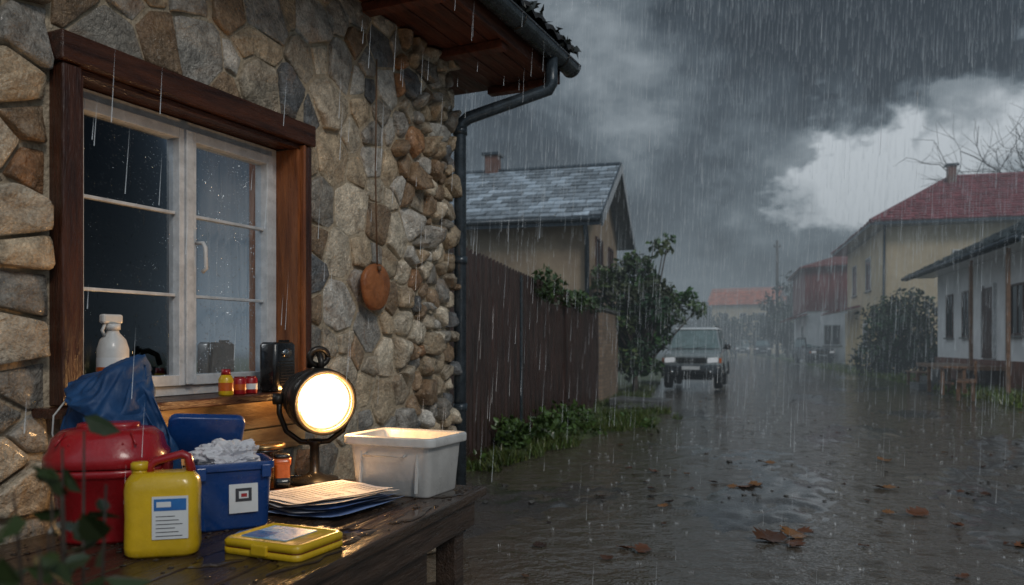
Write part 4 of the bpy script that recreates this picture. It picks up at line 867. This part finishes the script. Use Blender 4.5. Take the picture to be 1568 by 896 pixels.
ac.make('stems',M['bark'],e); leaves('foliage',P,.045,C,e,wid=.36)

# ---------------------------------------------------------------- rain
V=[];F=[]
def streak(x,y,z,l,w):
    b=len(V); dx=.10*l*random.uniform(.7,1.3); dy=.02*l
    for k in range(3):
        a=2.09*k; V.append((x+w*math.cos(a),y+w*math.sin(a),z))
    V.append((x+dx/2+w*.2,y+dy,z+l)); F.extend([(b,b+1,b+3),(b+1,b+2,b+3),(b+2,b,b+3),(b,b+2,b+1)])
ca,sa=math.cos(HA),math.sin(HA)
def inhouse(x,y):
    dx,dy=x+.425,y-5.4; return (dx*ca+dy*sa)>-.75 and (-dx*sa+dy*ca)<.68
for n,xr,yr,zr,l0,l1,w0 in((900,(-3,4),(2.2,8),(0,5.5),.06,.22,.0006),(7500,(-5,14),(8,20),(0,10),.2,.6,.0015),(12500,(-12,28),(20,42),(0,20),.4,1.2,.0031)):
    for i in range(n):
        x=random.uniform(*xr);y=random.uniform(*yr)
        if inhouse(x,y): continue
        streak(x,y,random.uniform(*zr),random.uniform(l0,l1),w0*random.uniform(.5,1.4))
for i in range(150):
    p=HW(random.uniform(-.7,4),.67,0); streak(p[0],p[1],random.uniform(.8,3.3),random.uniform(.05,.25),.0009)
mk('rain',V,F,M['rain'])
ac=Acc()
for i in range(600):
    sy=3.5+abs(random.gauss(0,8)); sx=random.uniform(-1.8,6); x,y,_=S(sx,sy); h=random.uniform(.012,.035)
    for k in range(5):
        a=random.uniform(0,6.28); q=random.uniform(.004,.014); ac.add([(x+q*math.cos(a),y+q*math.sin(a),.0),(x+q*math.cos(a)+.0016,y+q*math.sin(a),.0),(x+q*1.8*math.cos(a),y+q*1.8*math.sin(a),h*random.uniform(.5,1))],[(0,1,2)])
ac.make('rain_splashes',M['rain'])
# rain haze: homogeneous air between 14 m and the horizon
mm=bpy.data.materials.new('rain_mist'); mm.use_nodes=True; nt=mm.node_tree; nt.nodes.clear(); sg=.0080
va=nt.nodes.new('ShaderNodeVolumeAbsorption'); va.inputs['Density'].default_value=sg; va.inputs['Color'].default_value=(0,0,0,1)
vm=nt.nodes.new('ShaderNodeEmission'); vm.inputs[0].default_value=(.160,.192,.216,1); vm.inputs[1].default_value=sg  # emission stands in for sky light scattered by the haze
ad=nt.nodes.new('ShaderNodeAddShader'); nt.links.new(va.outputs[0],ad.inputs[0]); nt.links.new(vm.outputs[0],ad.inputs[1])
oo=nt.nodes.new('ShaderNodeOutputMaterial'); nt.links.new(ad.outputs[0],oo.inputs['Volume'])
box('rain_mist',None,(-150,220),(14,260),(-.5,15),mm)

# ---------------------------------------------------------------- world
wld=bpy.data.worlds.new('World'); scene.world=wld; wld.use_nodes=True; nt=wld.node_tree; nt.nodes.clear(); L=nt.links.new
def V_(op,a=None,b=None):
    n=nt.nodes.new('ShaderNodeVectorMath'); n.operation=op
    for i,x in enumerate((a,b)):
        if x is None: continue
        if isinstance(x,tuple): n.inputs[i].default_value=x
        else: L(x,n.inputs[i])
    return n
def Mt(op,a,b=None,c=None):
    n=nt.nodes.new('ShaderNodeMath'); n.operation=op
    for i,x in enumerate((a,b,c)):
        if x is None: continue
        if isinstance(x,(int,float)): n.inputs[i].default_value=x
        else: L(x,n.inputs[i])
    return n.outputs[0]
tc=nt.nodes.new('ShaderNodeTexCoord'); d0=V_('NORMALIZE',tc.outputs['Generated']).outputs[0]
ds=V_('MULTIPLY',d0,(1,1,1.7)).outputs[0]
def wn(sc,de,ro,off=(0,0,0),dist=0):
    a=V_('ADD',ds,off).outputs[0]; n=nt.nodes.new('ShaderNodeTexNoise'); n.inputs['Scale'].default_value=sc; n.inputs['Detail'].default_value=de; n.inputs['Roughness'].default_value=ro; n.inputs['Distortion'].default_value=dist; L(a,n.inputs['Vector']); return n
w1=wn(7,6,.6); off=V_('SUBTRACT',w1.outputs['Color'],(.5,.5,.5)).outputs[0]; sc_=V_('SCALE',off); sc_.inputs['Scale'].default_value=.30
dw=V_('NORMALIZE',V_('ADD',d0,sc_.outputs[0]).outputs[0]).outputs[0]
big=wn(4.2,7,.6,(3.1,0,1.7),.35); fine=wn(12,7,.62,(1,5,2),.5)
s=Mt('MULTIPLY_ADD',big.outputs[0],1.35,-.42); s=Mt('ADD',s,Mt('MULTIPLY_ADD',fine.outputs[0],.46,-.23))
def blob(u,v,rad,amp,soft=.0,vec=None):
    global s
    d=vec or Vector(((u-784)/1220,1,(528-v)/1220)).normalized()
    dt=V_('DOT_PRODUCT',dw,tuple(d)).outputs['Value']; m=nt.nodes.new('ShaderNodeMapRange'); m.interpolation_type='SMOOTHSTEP'
    m.inputs[1].default_value=math.cos(rad); m.inputs[2].default_value=math.cos(rad*soft); m.inputs[3].default_value=0; m.inputs[4].default_value=amp; L(dt,m.inputs[0]); s=Mt('ADD',s,m.outputs[0])
blob(930,80,.15,.22,.1); blob(1300,240,.085,.50,.6); blob(1470,235,.12,.48,.6); blob(1390,300,.10,.25,.3); blob(1200,300,.10,.24,.2); blob(1060,130,.08,.10); blob(1550,170,.09,.25,.3)
blob(1200,70,.16,-.16); blob(1400,90,.14,-.36,.5); blob(1260,165,.06,-.16,.2); blob(800,230,.14,-.14); blob(1040,320,.10,-.12); blob(1130,450,.12,.12)
blob(0,0,1.1,.55,.2,Vector((-1,.15,.35)).normalized()); blob(0,0,.55,-.45,.5,Vector((.917,.40,.12)).normalized())  # added off-frame patches: bright left lights facades, dark right dims window reflection
cr=nt.nodes.new('ShaderNodeValToRGB'); L(s,cr.inputs[0]); el=cr.color_ramp.elements
el[0].position=.0; el[0].color=(.022,.029,.037,1); el[1].position=1; el[1].color=(.62,.67,.71,1)
for p,c in((.22,(.050,.065,.079,1)),(.42,(.113,.140,.161,1)),(.65,(.26,.30,.33,1))): x=el.new(p); x.color=c
back=V_('DOT_PRODUCT',d0,tuple(Vector((.1,-.6,.75)).normalized())).outputs['Value']; mb=nt.nodes.new('ShaderNodeMapRange'); mb.interpolation_type='SMOOTHSTEP'; mb.inputs[1].default_value=.30; mb.inputs[2].default_value=.95; mb.inputs[3].default_value=1; mb.inputs[4].default_value=5.5; L(back,mb.inputs[0])  # unseen sky behind the camera, brightness added to light the scene
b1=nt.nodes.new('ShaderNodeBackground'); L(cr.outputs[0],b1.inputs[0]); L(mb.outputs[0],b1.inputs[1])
sk=nt.nodes.new('ShaderNodeTexSky'); sk.sky_type='NISHITA'; sk.sun_disc=False; sd=Vector((.45,-.72,.62)).normalized(); sk.sun_elevation=math.asin(sd.z); sk.sun_rotation=math.atan2(sd.x,sd.y)
b2=nt.nodes.new('ShaderNodeBackground'); L(sk.outputs[0],b2.inputs[0]); b2.inputs[1].default_value=.05
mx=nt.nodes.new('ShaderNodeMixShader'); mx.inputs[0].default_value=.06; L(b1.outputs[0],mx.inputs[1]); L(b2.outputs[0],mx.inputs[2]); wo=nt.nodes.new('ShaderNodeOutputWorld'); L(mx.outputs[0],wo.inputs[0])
sl_=bpy.data.lights.new('sun','SUN'); sl_.energy=.85; sl_.angle=R(14); sl_.color=(1,.94,.86); so=bpy.data.objects.new('sun',sl_); link(so); so.rotation_euler=(-sd).to_track_quat('-Z','Y').to_euler()
# ---------------------------------------------------------------- camera
cam=bpy.data.cameras.new('camera'); cam.lens=28; cam.sensor_width=36; cam.shift_y=.051; cam.clip_end=3000; cam.clip_start=.05
cam.dof.use_dof=True; cam.dof.focus_distance=3.3; cam.dof.aperture_fstop=3.2
co=bpy.data.objects.new('camera',cam); link(co); co.location=(0,0,1.35); co.rotation_euler=(R(90),0,0); scene.camera=co
